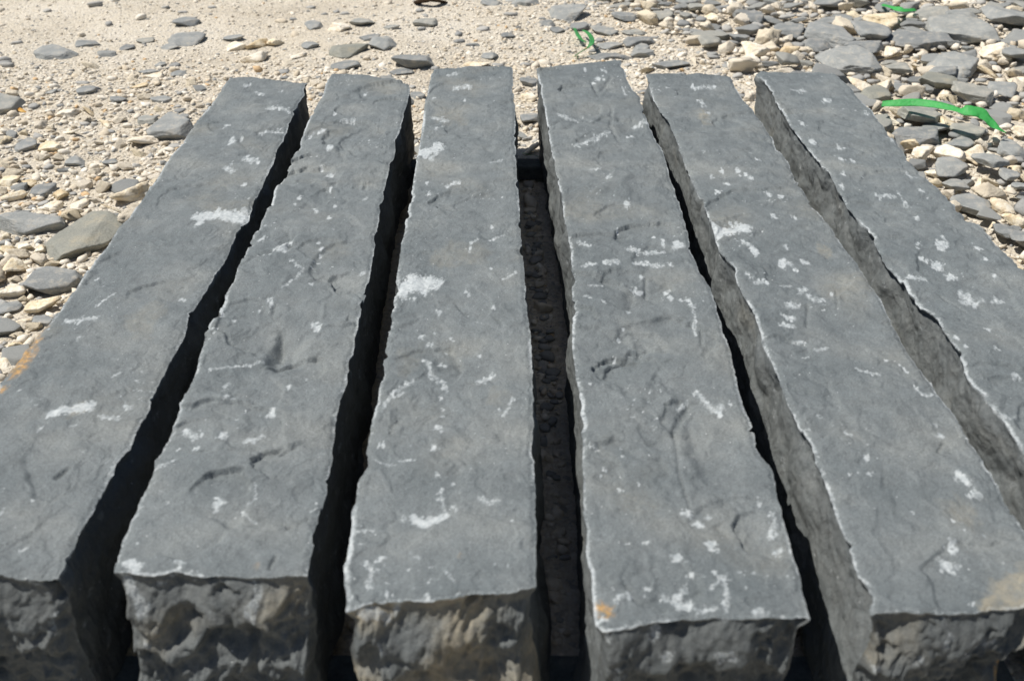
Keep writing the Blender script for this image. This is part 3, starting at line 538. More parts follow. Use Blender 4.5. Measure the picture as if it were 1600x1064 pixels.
    def add(xx, yy, zz, flip, wt, ru, tn, sdv, fr=P_['painted_shade']):
        nonlocal base
        nr, nc = xx.shape
        V.append(np.stack([xx, yy, zz], -1).reshape(-1, 3)); Fc.append(grid_faces(nr, nc, flip, base)); base += nr * nc
        for k_, a in (('white', wt), ('rust', ru), ('tan', tn), ('side', sdv), ('painted_shade', np.array([[fr]]))): A[k_].append(np.broadcast_to(a, xx.shape).ravel())
    add(X, Y, Z, False, white, rust, tan, np.zeros_like(X))
    zs = np.zeros_like(lg[0])
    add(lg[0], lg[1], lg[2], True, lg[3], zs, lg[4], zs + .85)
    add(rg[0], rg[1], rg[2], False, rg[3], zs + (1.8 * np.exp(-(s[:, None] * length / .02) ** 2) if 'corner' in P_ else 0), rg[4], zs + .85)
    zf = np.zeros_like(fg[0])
    add(fg[0], fg[1], fg[2], True, fg[3], np.maximum(smooth(.55, .95, fg[4]) * P_.get('orust', .3), (smooth(.93, .975, t)[None, :] * smooth(.12, .3, wv)[:, None] * 1.8 + zf) if 'corner' in P_ else 0), fg[4], zf + .92, P_['end_shade'])
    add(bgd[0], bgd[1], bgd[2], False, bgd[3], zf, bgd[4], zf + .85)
    bl, br = lg, rg
    step = slice(0, nv, 1)
    bx = np.stack([bl[0][:, -1], br[0][:, -1]], 1); by = np.stack([bl[1][:, -1], br[1][:, -1]], 1)
    add(bx, by, np.zeros_like(bx), True, 0 * bx, 0 * bx, 0 * bx, 0 * bx + 1)
    verts = np.concatenate(V); faces = np.concatenate(Fc)
    org = np.array([(xl.mean() + xr.mean()) / 2, (yl[0] + yl[-1]) / 2, 0.0]); verts = verts - org
    # top grid winding: rows run away, columns to the right -> normals up
    me = mesh_from('stone_post', verts, faces, M_POST, True, {k_: np.concatenate(a) for k_, a in A.items()})
    o = link('stone_post', me, label, 'stone post', 'split stone posts laid side by side')
    o.location = org
    return o
for p_, n_, k_ in zip(POSTS, (12, 34, 18, 34, 20, 20), (.6, 1.25, .75, 1.2, .8, .9)): p_['shells'] = n_; p_['shellk'] = k_
for p_, f_ in zip(POSTS, (1.5, 1.45, 1.4, 1.0, .85, .85)): p_['painted_shade'] = f_  # flanks of the left posts painted darker to deepen their shade
for p_, b_ in zip(POSTS, (.09, .18, .18, .07, .05, .1)): p_['bulge'] = b_
for p_, b_ in zip(POSTS, (1.2, 1.1, 1.12, 1.32, 1.28, 1.2)): p_['end_shade'] = b_  # near ends painted darker, adding to the shade on them
POSTS[4]['corner'] = .036
POSTS[0]['ochre'] = .1; POSTS[1]['ochre'] = .42; POSTS[1]['orust'] = .5; POSTS[2]['ochre'] = .85; POSTS[2]['orust'] = .35
POSTS[3]['ochre'] = .3; POSTS[4]['ochre'] = .4; POSTS[4]['orust'] = .5; POSTS[5]['ochre'] = .4
POST_LABELS = [
 'outermost dark grey stone post with a rust stained edge, beside the sandy gravel',
 'grey stone post with a deep curved hollow halfway along, next to the rust edged post',
 'grey stone post with one big round white bruise, left of the widest gap',
 'grey stone post with an orange crust at its near corner, across the widest gap',
 'grey stone post with three short white dashes in a row and a tan near corner',
 'outermost grey stone post with a dark crack across it, beside the coarse rubble',
]
for p_, l_ in zip(POSTS, POST_LABELS): build_post(p_, l_)

# ------------------------------------------------------------------ loose stones
def ico(level):
    import bmesh
    bm = bmesh.new(); bmesh.ops.create_icosphere(bm, subdivisions=level, radius=1.0)
    v = np.array([x.co[:] for x in bm.verts]); f = np.array([[q.index for q in p.verts] for p in bm.faces]); bm.free()
    return v, f
ICO = {k: ico(k) for k in (1, 2, 3, 4, 5)}

def stone_shape(kind, seed, level):
    """unit-box stone (extent -0.5..0.5 on each axis)"""
    rng = np.random.default_rng(seed); v, f = ICO[level]
    if kind == 'slate':
        n, d = [], []
        for sgn in (1, -1):
            a = rng.normal(0, .10, 2); n.append([a[0], a[1], sgn]); d.append(rng.uniform(.55, .75))
        if rng.random() < .6: a = rng.normal(0, .35, 2); n.append([a[0], a[1], 1]); d.append(rng.uniform(.62, .8))
        k = rng.integers(5, 8); a0 = rng.uniform(0, 6.28)
        for i in range(k):
            a = a0 + (i + rng.uniform(-.32, .32)) * 2 * math.pi / k
            n.append([math.cos(a), math.sin(a), rng.normal(0, .35)]); d.append(rng.uniform(.62, 1.0))
        for i in range(6):
            q = rng.normal(size=3); q[2] *= .8; n.append(q); d.append(rng.uniform(.76, 1.05))
        p, na = 38, .026
    else:
        n = list(rng.normal(size=(11, 3))); d = list(rng.uniform(.58, 1.0, 11)); p, na = 26, .09
    n = np.array(n, float); n /= np.linalg.norm(n, axis=1)[:, None]; d = np.array(d)
    q = np.clip(v @ n.T, 1e-4, None) / d[None, :]                  # 1/r for each cutting plane
    r = 1.0 / (np.sum(q ** p, axis=1) ** (1.0 / p))
    r = r * (1 + na * fbm(v[:, 0] * 1.6, v[:, 1] * 1.6, v[:, 2] * 1.6, seed % 9973, 2) + na * .75 * fbm(v[:, 0] * 4.5, v[:, 1] * 4.5, v[:, 2] * 4.5, seed % 9973 + 5, 3, .6))
    if kind != 'slate': r = r * (1 + .05 * fbm(v[:, 0] * 10, v[:, 1] * 10, v[:, 2] * 10, seed % 997 + 9, 2, .6))
    else: r = r * (1 + .018 * fbm(v[:, 0] * 9, v[:, 1] * 9, v[:, 2] * 9, seed % 997 + 9, 2, .6))
    w_ = v * r[:, None]
    lo, hi = w_.min(0), w_.max(0)
    return (w_ - (lo + hi) / 2) / (hi - lo), f

# occupancy of the ground, 4 mm cells
OX0, OY0, OC = -1.9, 0.05, 0.004; ONX, ONY = int(3.8 / OC), int(3.2 / OC)
occ = np.zeros((ONY, ONX), np.float32)
def foot(x, y, a, b, rot):
    R_ = max(a, b); i0, i1 = int((x - R_ - OX0) / OC), int((x + R_ - OX0) / OC) + 1; j0, j1 = int((y - R_ - OY0) / OC), int((y + R_ - OY0) / OC) + 1
    i0, j0 = max(i0, 0), max(j0, 0); i1, j1 = min(i1, ONX), min(j1, ONY)
    if i1 <= i0 or j1 <= j0: return None
    gx_ = OX0 + (np.arange(i0, i1) + .5) * OC - x; gy_ = OY0 + (np.arange(j0, j1) + .5) * OC - y
    A_, B_ = np.meshgrid(gx_, gy_); c, s_ = math.cos(rot), math.sin(rot)
    m = ((A_ * c + B_ * s_) / a) ** 2 + ((-A_ * s_ + B_ * c) / b) ** 2 < 1
    return slice(j0, j1), slice(i0, i1), m
# ground taken by the posts
cx_ = OX0 + (np.arange(ONX) + .5) * OC; cy_ = OY0 + (np.arange(ONY) + .5) * OC
post_occ = np.zeros((ONY, ONX), bool)
for p_ in POSTS:
    def ln(pts):
        a = np.array(pts, float); x, y = unproj(a[:, 0], a[:, 1], POST_H); o = np.argsort(y); return x[o], y[o]
    ax, ay = ln(p_['L']); bx, by = ln(p_['R']); y0, y1 = min(ay[0], by[0]), max(ay[-1], by[-1])
    for j in np.where((cy_ > y0 - .012) & (cy_ < y1 + .012))[0]:
        a = np.interp(cy_[j], ay, ax) - max(p_['lean'][0], 0) - .003; b = np.interp(cy_[j], by, bx) + max(p_['lean'][1], 0) + .003
        post_occ[j, (cx_ > a) & (cx_ < b)] = True
occ[post_occ] = 1.0

# traced stones: x, y, width, height (photograph pixels), kind, label
S_, L_, O_, T_, G_ = 'slate', 'lime', 'orange', 'tan', 'olive'
TRACED = [
 (86,81,68,19,S_,'long flat grey slab lying alone on the sand at the far side'),
 (136,64,40,12,S_,'thin pale grey flake just beyond the long flat grey slab'),
 (197,71,25,10,S_,'small dark pointed chip between the long slab and the grey wedge'),
 (227,58,30,10,S_,'low grey chip on the sand before the big grey wedge'),
 (293,34,40,15,S_,'box shaped grey block with one dark end, farthest on the sand'),
 (289,56,58,20,S_,'grey wedge of slate just in front of the box shaped block'),
 (265,71,30,7,S_,'thin sliver of slate at the foot of the grey wedge'),
 (365,57,36,9,S_,'thin grey splinter pointing from the wedge to the pale rocks'),
 (370,67,36,17,L_,'low cream rock touching the brown grey block'),
 (401,65,32,22,T_,'brown grey block in the cluster of pale rocks on sand'),
 (430,63,30,20,L_,'cream rock on the far side of the brown grey block'),
 (398,85,42,28,L_,'largest pale block of the cluster of rocks on sand'),
 (466,91,26,11,L_,'flat cream stone alone near the end of the second post'),
 (486,74,29,18,S_,'blue grey flake standing among small cream stones'),
 (491,44,30,13,S_,'dusty grey stone at the edge of the bare sand'),
 (530,46,38,17,L_,'broad cream stone at the edge of the bare sand'),
 (250,98,18,9,S_,'tiny dark cube of slate on open grit'),
 (233,110,38,9,S_,'thin level grey flake on open grit'),
 (282,117,28,11,S_,'dark tilted chip beyond the outermost rust stained post'),
 (240,119,32,9,L_,'low cream sliver just before the thin level grey flake'),
 (138,147,32,14,S_,'dark angular slate chip in the middle of open grit'),
 (80,147,20,12,S_,'small blue grey chip on grit, beyond the cream stones'),
 (185,161,28,11,S_,'flat blue grey flake on grit, past the dark angular chip'),
 (252,160,36,10,S_,'dusty flat flake close to the outermost rust stained post'),
 (218,138,32,8,T_,'long brown sliver of stone on open grit'),
 (8,165,56,28,S_,'large grey slate cut by the picture edge beside an orange chip'),
 (33,172,23,10,O_,'small orange chip leaning on the grey slate'),
 (105,178,38,15,L_,'flat cream stone beyond the brown topped pebble'),
 (141,178,28,17,T_,'rounded pebble with a brown shaded side'),
 (112,205,42,18,L_,'wide cream stone in a row of pale stones on grit'),
 (40,226,36,21,S_,'dark angular slate with a black broken side beside a white stone'),
 (81,225,42,18,L_,'large whitish flat stone touching the dark angular slate'),
 (232,189,33,14,S_,'thin grey flake tucked behind the large leaning slate'),
 (272,198,68,42,S_,'large dark slate leaning by the edge of the rust stained post'),
 (222,217,46,22,L_,'cream rock with a brown underside below the large leaning slate'),
 (118,248,36,15,S_,'grey flake in the pale pebbles, halfway down the gravel'),
 (174,249,23,18,S_,'square blue grey chip standing in pale pebbles'),
 (163,195,22,13,L_,'small pale pebble beside the row of cream stones'),
 (14,277,36,19,L_,'cream stone at the picture edge above the dark slabs'),
 (46,281,24,17,T_,'pebble with a warm tan side among cream stones'),
 (66,293,38,21,S_,'grey flake half buried between cream stones'),
 (92,301,28,18,T_,'round tan pebble beside the half buried grey flake'),
 (202,298,50,37,L_,'tall cream rock with a tan shaded side against the post edge'),
 (22,302,38,22,L_,'smooth cream stone near the large dark slab'),
 (75,318,42,17,L_,'long cream stone just behind the large dark slab'),
 (168,320,54,21,L_,'flat white stone at the foot of the tall cream rock'),
 (122,314,34,20,L_,'cream stone between the tan pebble and the flat white stone'),
 (50,343,108,38,S_,'large dark slab reaching out of the picture behind the olive boulder'),
 (120,367,124,72,G_,'big olive grey boulder with tan streaks beside the rust stained post'),
 (84,434,88,48,S_,'dark slate with a black broken face below the olive boulder'),
 (20,413,42,32,L_,'lumpy cream rock near the dark slate with broken face'),
 (38,375,32,24,L_,'small cream rock in front of the large dark slab'),
 (60,385,24,20,L_,'pale pebble wedged against the olive boulder'),
 (12,385,26,20,T_,'tan pebble by the picture edge under the large dark slab'),
 (20,447,46,30,L_,'pitted cream rock beside the dark slate with broken face'),
 (14,476,36,26,S_,'dark stone in the pale pebbles at the picture edge'),
 (66,472,52,28,L_,'cream rock lying against the rusty post edge'),
 (34,498,32,20,L_,'small cream pebble nearest the rust stain'),
 (64,496,40,16,S_,'grey flake half under the rust stained post edge'),
 (4,497,20,22,L_,'pale pebble cut by the picture edge, nearest the rust stain'),
 (22,530,30,20,T_,'tan pebble beside the rust stain on the post edge'),
 (6,560,26,28,L_,'cream pebble closest to the camera in the sandy gravel'),
 (565,40,42,13,S_,'thin flake on the smooth sand beyond the second post'),
 (665,38,38,13,S_,'grey chip on smooth sand between dark bark and flat slates'),
 (612,48,28,8,S_,'sliver of slate at the rim of the smooth sand'),
 (545,84,62,24,G_,'brownish mound shaped stone behind the second post'),
 (600,76,50,26,S_,'rounded grey stone leaning on the brownish mound'),
 (577,64,36,9,S_,'thin grey flake on the brownish mound shaped stone'),
 (647,101,70,24,S_,'broad flat slate lying just beyond the second and third posts'),
 (627,118,40,9,S_,'narrow slate at the far end of the second post'),
 (538,108,52,14,S_,'low slate right behind the end of the second post'),
 (765,88,28,18,S_,'dark topped stone right behind the third post'),
 (742,103,54,11,L_,'long cream stone touching the end of the third post'),
 (886,24,66,24,S_,'large six sided slate plate on sand behind the green hook'),
 (820,7,46,15,S_,'grey slate with a dark edge at the top near the plate'),
 (768,7,40,12,S_,'dusty flat slate beside the dark bark scrap'),
 (855,40,26,10,S_,'small flake in front of the large slate plate'),
 (872,48,28,9,S_,'flat chip beside the green hook shaped strip'),
 (795,58,24,9,S_,'single small flake on bare grit behind the third post'),
 (944,49,46,13,S_,'flat grey slate just past the green hook shaped strip'),
 (990,50,42,11,S_,'pale level slate between green hook and dark slate'),
 (998,64,54,15,S_,'very dark slate with a sharp tip behind the fourth post'),
 (1003,74,30,17,S_,'tilted grey stone leaning on the very dark slate'),
 (953,68,44,11,S_,'narrow grey flake beside the green hook shaped strip'),
 (953,86,76,14,S_,'long dark rimmed slate right behind the fourth post'),
 (975,29,42,14,S_,'dusty flat slate behind the pale level slate'),
 (1030,25,46,17,S_,'grey slate among small cream stones at the far side'),
 (1048,106,60,15,S_,'flat slate tucked behind the end of the fifth post'),
 (1012,113,24,16,T_,'orange tan stone between the ends of two posts'),
 (827,130,32,22,S_,'grey stone at the far mouth of the widest gap'),
 (826,154,30,18,L_,'cream pebble in the sunny end of the widest gap'),
 (829,189,32,26,S_,'rounded grey stone in the sunny end of the widest gap'),
 (832,228,34,24,L_,'cream stone at the shadow line in the widest gap'),
 (653,153,24,16,S_,'dark stone seen between ends of second and third posts'),
 (1232,50,50,29,S_,'squared grey block with a clean front face beyond the sixth post'),
 (1295,58,80,30,S_,'long dark slate with a deep shadow beside the squared block'),
 (1276,70,50,22,S_,'smooth grey stone below the long dark slate'),
 (1360,59,58,25,S_,'oval dark stone in the far rubble'),
 (1301,36,65,17,S_,'pale dusty slate beyond the squared grey block'),
 (1380,37,62,24,T_,'yellowish cream rock in the far rubble'),
 (1155,66,35,28,S_,'grey slate standing upright in small cream gravel'),
 (1110,75,40,20,S_,'flat grey slate behind the end of the fifth post'),
 (1182,88,48,22,L_,'lumpy cream rock beyond the fifth and sixth posts'),
 (1232,82,34,19,T_,'round tan rock beside the lumpy cream rock'),
 (1325,105,86,35,S_,'broad grey slate beside the far end of the sixth post'),
 (1348,80,66,20,S_,'low grey slate beyond the broad slate'),
 (1432,65,100,25,S_,'wide level slate in the middle of the far rubble'),
 (1498,55,92,36,S_,'largest smooth slate slab of the far rubble'),
 (1553,80,60,42,L_,'biggest cream boulder, pitted, in the rubble'),
 (1395,77,40,20,L_,'cream rock between the low and the wide level slates'),
 (1402,113,40,26,S_,'rounded dark stone next to the broad grey slate'),
 (1440,98,50,22,L_,'cream rock in front of the wide level slate'),
 (1490,105,84,34,S_,'grey slab with a dark hollow front before the pitted boulder'),
 (1388,89,64,13,L_,'thin cream slab lying above the rounded dark stone'),
 (1345,135,38,22,L_,'cream rock touching the edge of the sixth post'),
 (1381,142,32,18,L_,'whitish rock just beyond the long green strip'),
 (1411,140,34,22,S_,'small round grey stone beyond the long green strip'),
 (1465,137,60,32,G_,'olive brown stone behind the long green strip'),
 (1472,117,46,16,S_,'dark thin slate resting on the olive brown stone'),
 (1476,148,30,27,L_,'upright cream rock beside the olive brown stone'),
 (1520,156,62,30,S_,'grey slate behind the wide fold of the green strip'),
 (1568,146,48,36,S_,'many sided grey slate at the edge of the rubble'),
 (1537,138,36,22,S_,'small dark slate behind the many sided grey slate'),
 (1575,38,76,44,S_,'large grey slab cut by the picture edge at far rubble'),
 (1582,92,52,36,S_,'blue grey slab cut by the edge next to the pitted boulder'),
 (1548,116,32,24,T_,'tan rock under the pitted cream boulder'),
 (1585,123,44,20,L_,'pale flat rock at the picture edge below the blue grey slab'),
 (1364,160,46,20,G_,'brown grey stone under the tail of the green strip'),
 (1387,190,30,28,L_,'lumpy cream rock by the post edge below the green strip'),
 (1437,190,72,38,S_,'grey slate right under the long green strip'),
 (1483,194,42,28,L_,'whitish cream rock under the fold of the green strip'),
 (1430,215,86,28,S_,'long slate with a dark hollow below, near the post edge'),
 (1510,208,56,26,S_,'flat grey stone under the tip of the green strip'),
 (1500,225,48,22,S_,'dark shaded slate between the cream rocks'),
 (1419,229,30,28,T_,'tan rock against the long slate with a hollow'),
 (1445,243,36,32,L_,'cream rock standing beside the sixth post edge'),
 (1482,243,46,36,L_,'large cream rock next to the dark shaded slate'),
 (1520,240,40,30,L_,'large cream rock between the dark shaded slate and the picture edge'),
 (1556,214,42,20,L_,'cream rock beyond the tip of the green strip'),
 (1588,188,36,24,L_,'pale rock at the picture edge level with the green fold'),
 (1592,212,30,18,L_,'small cream rock at the picture edge near the strip tip'),
 (1580,239,50,26,S_,'grey slate at the edge, beyond the large cream rocks'),
 (1485,270,58,24,S_,'grey slate wedged below the large cream rocks'),
 (1462,268,30,18,L_,'small white rock beside the wedged grey slate'),
 (1545,263,56,28,S_,'slate with a steep dark face in the near rubble'),
 (1575,280,32,27,S_,'three cornered grey stone beside the steep dark face'),
 (1535,281,30,33,L_,'upright cream rock before the slate with steep face'),
 (1590,262,32,24,L_,'cream rock at the edge above the three cornered stone'),
 (1517,322,66,46,S_,'largest slate of the near rubble beside the sixth post'),
 (1564,319,44,42,L_,'blocky cream rock beside the largest near slate'),
 (1490,296,40,20,S_,'grey stone between post edge and upright cream rock'),
 (1592,302,30,34,S_,'grey slate at the edge behind the blocky cream rock'),
 (1545,356,28,18,L_,'small cream rock in front of the blocky cream rock'),
 (1585,346,36,22,L_,'pale rock at the edge in front of the blocky rock'),
 (1570,367,42,30,S_,'smooth rounded grey cobble by the post edge'),
 (1590,388,34,28,S_,'nearest grey cobble at the edge of the picture'),
 (1592,412,30,22,L_,'nearest cream rock at the edge of the picture'),
 (1090,16,34,15,S_,'small slate among cream grit at the far side'),
 (1072,7,36,12,S_,'grey slate cut by the top of the picture'),
 (1176,34,36,19,S_,'grey chip with a shadow beyond the squared block'),
 (1290,12,52,14,S_,'flat slate near the top beyond the pale dusty slate'),
 (1345,4,46,12,S_,'dark slate at the top edge of the picture'),
 (1500,6,54,14,L_,'long cream rock at the top edge beyond the largest slab'),
 (1450,26,70,18,S_,'grey slate in front of the far green scrap'),
 (1500,27,60,18,S_,'slate between the far green scrap and the largest slab'),
 (1110,31,26,12,L_,'small cream rock in the far gravel'),
 (1130,27,34,18,L_,'pale cream rock beside the far grey chip'),
]
COLS = {'slate': M_SLATE, 'lime': M_LIME, 'orange': M_ORANGE, 'tan': M_TAN, 'olive': M_OLIVE}
def name_of(k): return 'slate_stone' if k in ('slate', 'olive') else 'limestone_rock'
def cat_of(k): return 'slate stone' if k in ('slate', 'olive') else 'limestone rock'
def grp_of(k): return 'loose slate stones around the posts' if k in ('slate', 'olive') else 'loose limestone rocks around the posts'
ICOUNT = {'slate_stone': 0, 'limestone_rock': 0}
rng = np.random.default_rng(7)
def put_stone(me, x, y, z, dims, rz, tilt, label, kind):
    o = link(name_of(kind), me, label, cat_of(kind), grp_of(kind))
    o.location = (x, y, z); o.rotation_euler = (tilt[0], tilt[1], rz); o.scale = dims
    ICOUNT[name_of(kind)] += 1
    return o
for i, (px, py, pw, ph, kind, lab) in enumerate(TRACED):
    sx, sy = scales(px, py, GZ0 + 0.012)
    a = TH - math.atan((CY - py) / F)                   # how steeply the camera looks down there
    W_ = pw / sx; hh = ph / sx
    fl = kind in ('slate', 'olive')
    Tk = min(((.24 if px > 1180 else .32) if fl else .62) * W_, (.62 if fl else .80) * hh / math.cos(a))
    if kind == 'olive' and px < 300: Tk *= .62
    Dp = math.sqrt(max(hh ** 2 - (Tk * math.cos(a)) ** 2, 1e-8)) / math.sin(a)
    Dp = min(max(Dp, .5 * W_), 1.25 * W_)
    x, y = unproj(px, py, GZ0 + Tk * .35)
    x, y = float(x), float(y)
    v, f = stone_shape('slate' if fl else 'lime', 1000 + i * 13, 4 if pw < 60 else 5)
    me = mesh_from(name_of(kind), v * np.array([W_, Dp, Tk]), f, COLS[kind])
    rz = rng.uniform(-.12, .12); sink = .22 if fl else .28
    z = float(ground_z(x, y)) + Tk * (.5 - sink)
    right_heap = x > .33
    if right_heap: z += rng.uniform(.003, .017) if fl else rng.uniform(.0, .010)
    put_stone(me, x, y, z, (1, 1, 1), rz, rng.uniform(-.10, .10, 2), lab, kind)
    fk = .78 if right_heap and fl else .94
    ft = foot(x, y, W_ / 2 * fk, Dp / 2 * fk, rz)
    if ft: occ[ft[0], ft[1]][ft[2]] = 1

# where the rubble is coarse (0..1)
def coarse_right(x, y):
    xb = 0.37 + 0.10 * np.clip((1.75 - y) / .75, 0, 1) - .12 * np.clip((y - 1.75) / .6, 0, 1) + .06 * smooth(1.3, 1.5, y) * smooth(2.1, 1.9, y) + .06 * noise(np.asarray(x) * 5, np.asarray(y) * 5, 0, 77)
    return smooth(xb - .10, xb + .04, x)
def coarse_left(x, y): return smooth(1.42, 1.14, y) * smooth(-.30, -.42, x)
def in_view(x, y, m=0.0):
    t_ = y * math.cos(TH) + (CAMZ - GZ0) * math.sin(TH)
    u = x / t_ * F; v = F * ((CAMZ - GZ0) * math.cos(TH) - y * math.sin(TH)) / t_
    return abs(u) < 800 + m and abs(v) < 532 + m

PROTO = {}
for kind in ('slate', 'lime'):
    for i in range(14):
        v, f = stone_shape(kind, 5000 + i * 31 + (0 if kind == 'slate' else 777), 4)
        PROTO[kind, i] = (v, f, mesh_from(name_of(kind), v, f, M_SLATE if kind == 'slate' else M_LIME))
bulk = {'slate': [], 'lime': []}          # stones beyond the individual ones
cands = []
prng = np.random.default_rng(21)
def fill(n, size_fn, region_fn, frac_slate, ov, xr, yr):
    for _ in range(n):
        x, y = prng.uniform(*xr), prng.uniform(*yr)
        pr = region_fn(x, y)
        if prng.random() > pr: continue
        kind = 'slate' if prng.random() < frac_slate else 'lime'
        L0 = size_fn(kind); asp = prng.uniform(.6, .95); rz = prng.uniform(0, math.pi)
        ft = foot(x, y, L0 / 2, L0 / 2 * asp, rz)
        if not ft: continue
        sub = occ[ft[0], ft[1]]
        cov = sub[ft[2]].mean() if ft[2].any() else occ[min(int((y - OY0) / OC), ONY - 1), min(int((x - OX0) / OC), ONX - 1)]
        if cov > ov: continue
        ps = post_occ[ft[0], ft[1]]
        if ft[2].any() and ps[ft[2]].mean() > .06: continue
        sub[ft[2]] = 1
        th = L0 * (prng.uniform(.18, .36) if kind == 'slate' else prng.uniform(.5, .75))
        cands.append((L0, x, y, kind, asp, rz, th))
U = prng.uniform
far_open = lambda x, y: (1 - coarse_right(x, y)) * (1 - coarse_left(x, y))
X_ALL, Y_ALL = (-1.75, 1.75), (.15, 3.0)
rr_ = lambda x, y: float(coarse_right(x, y)); ll_ = lambda x, y: float(coarse_left(x, y))
for lo, hi, n in ((.05, .075, 330), (.032, .052, 1700), (.022, .034, 5000), (.013, .022, 16000)):
    fill(n, lambda k: U(lo, hi) * (1 if k == 'slate' else .8), rr_, .53, .20, (.15, 1.75), Y_ALL)
for lo, hi, n in ((.026, .042, 900), (.016, .027, 4000), (.010, .016, 12000)):
    fill(n, lambda k: U(lo, hi), ll_, .25, .18, (-1.75, -.25), (.2, 1.5))
open_pr = lambda x, y: float(far_open(x, y)) * (.25 + .75 * float(smooth(-.35, .35, x + .25 * noise(x * 4, y * 4, 0, 31))))
for lo, hi, n in ((.028, .045, 110), (.016, .028, 900)):
    fill(n, lambda k: U(lo, hi), lambda x, y: open_pr(x, y) * float(smooth(1.45, 1.6, y)), .72, .04, (-1.75, .6), (1.3, 3.0))
mid_pr = lambda x, y: float(far_open(x, y)) * float(smooth(2.15, 1.55, y - .35 * x))
fill(1500, lambda k: U(.014, .024), mid_pr, .28, .06, (-1.75, .5), (.9, 2.6))
fill(2600, lambda k: .010 + .016 * prng.random() ** 1.6, lambda x, y: float(smooth(-.30, -.42, x) * smooth(1.9, 1.5, y)), .22, .10, (-1.5, -.25), (.9, 2.0))
fill(8000, lambda k: .007 + .010 * prng.random() ** 2, mid_pr, .25, .12, (-1.75, .6), (.2, 3.0))
fill(2500, lambda k: U(.006, .011), open_pr, .4, .12, (-1.75, .6), (1.4, 3.0))
fill(16000, lambda k: .008 + .020 * prng.random() ** 1.5, lambda x, y: 1.0 if -.42 < x < .5 else 0.0, .88, .25, (-.42, .55), (.3, 1.5))     # in the gaps; mostly slate, so their shade reads darker
cands.sort(key=lambda c: -c[0] / math.hypot(c[1], c[2]))
AUTO_LABEL = {
 ('slate', 'r'): 'plain grey slate fragment wedged in the coarse rubble beside the sixth post',
 ('lime', 'r'): 'plain cream limestone pebble wedged in the coarse rubble beside the sixth post',
 ('slate', 'l'): 'plain grey slate chip among cream pebbles beside the rust stained post',
 ('lime', 'l'): 'plain cream pebble in the gravel beside the rust stained post',
 ('slate', 'f'): 'plain grey slate flake scattered on the sandy grit behind the posts',
 ('lime', 'f'): 'plain small cream stone scattered on the sandy grit behind the posts',
 ('slate', 'g'): 'plain grey pebble on the ground in a gap between posts',
 ('lime', 'g'): 'plain cream pebble on the ground in a gap between posts',
}
GAP_SHOWN = {'g': 0}
for c in cands:
    L0, x, y, kind, asp, rz, th = c
    nm = name_of(kind)
    z = float(ground_z(x, y)) + th * (.5 - (.15 if kind == 'slate' else .25) - (.14 if x < .3 and y > 1.38 else 0))
    zone = 'r' if coarse_right(x, y) > .5 else ('l' if x < -.3 and y < 1.5 and coarse_left(x, y) > .3 else 'f')
    gap = -.42 < x < .5 and y < 1.38
    if gap: zone = 'g'
    if zone == 'r': z += prng.uniform(0, .009)
    i = int(prng.integers(14)); tl = prng.normal(0, .12 if zone == 'r' else .07, 2)
    if in_view(x, y) and not gap and ICOUNT[nm] < 288:
        me_ = PROTO[kind, i][2]
        put_stone(me_, x, y, z, (L0, L0 * asp, th), rz, tl, AUTO_LABEL[kind, zone], kind)
    else:
        bulk[kind].append((x, y, z, L0, L0 * asp, th, rz, tl[0], tl[1], i))

# everything too many to count: pebbles and grit as one gravel
VV, FF, CC = [], [], []; nb = 0
def bake(v, f, M, pos, col):
    """v (n,3) prototype, M (k,3,3), pos (k,3), col (k,3)"""
    global nb
    k = len(pos); n = len(v)
    out = np.einsum('kij,nj->kni', M, v) + pos[:, None, :]
    VV.append(out.reshape(-1, 3)); FF.append((f[None] + (np.arange(k) * n)[:, None, None] + nb).reshape(-1, 3)); nb += k * n
    CC.append(np.repeat(np.concatenate([col, np.ones((k, 1))], 1), n, 0))
def rot(rz, ax, ay):
    cz, sz, ca, sa, cb, sb = np.cos(rz), np.sin(rz), np.cos(ax), np.sin(ax), np.cos(ay), np.sin(ay)
    o, l = np.zeros_like(rz), np.ones_like(rz)
    Rz = np.stack([np.stack([cz, -sz, o], -1), np.stack([sz, cz, o], -1), np.stack([o, o, l], -1)], -2)
    Rx = np.stack([np.stack([l, o, o], -1), np.stack([o, ca, -sa], -1), np.stack([o, sa, ca], -1)], -2)
    Ry = np.stack([np.stack([cb, o, sb], -1), np.stack([o, l, o], -1), np.stack([-sb, o, cb], -1)], -2)
    return Rz @ Ry @ Rx
grng = np.random.default_rng(99)
def tones(k, slate):
    a = grng.random((k, 1))
    if slate: return np.array([[.24, .245, .24]]) * (1 - a) + np.array([[.42, .41, .38]]) * a
    c = np.array([[.55, .475, .36]]) * (1 - a) + np.array([[.78, .73, .635]]) * a
    warm = grng.random((k, 1)) < .025
    return np.where(warm, np.array([[.60, .43, .25]]), c)
P2 = {(k, i): stone_shape(k, 8000 + i * 19 + (0 if k == 'slate' else 555), 2) for k in ('slate', 'lime') for i in range(8)}
P1 = {(k, i): stone_shape(k, 9000 + i * 19 + (0 if k == 'slate' else 555), 1) for k in ('slate', 'lime') for i in range(8)}
for kind in ('slate', 'lime'):
    a = np.array(bulk[kind]); 
    for i in range(14):
        b = a[a[:, 9] == i]
        if not len(b): continue
        v, f = P2[kind, i % 8]
        M = rot(b[:, 6], b[:, 7], b[:, 8]) * b[:, None, 3:6]
        bake(v, f, M, b[:, :3], tones(len(b), kind == 'slate'))
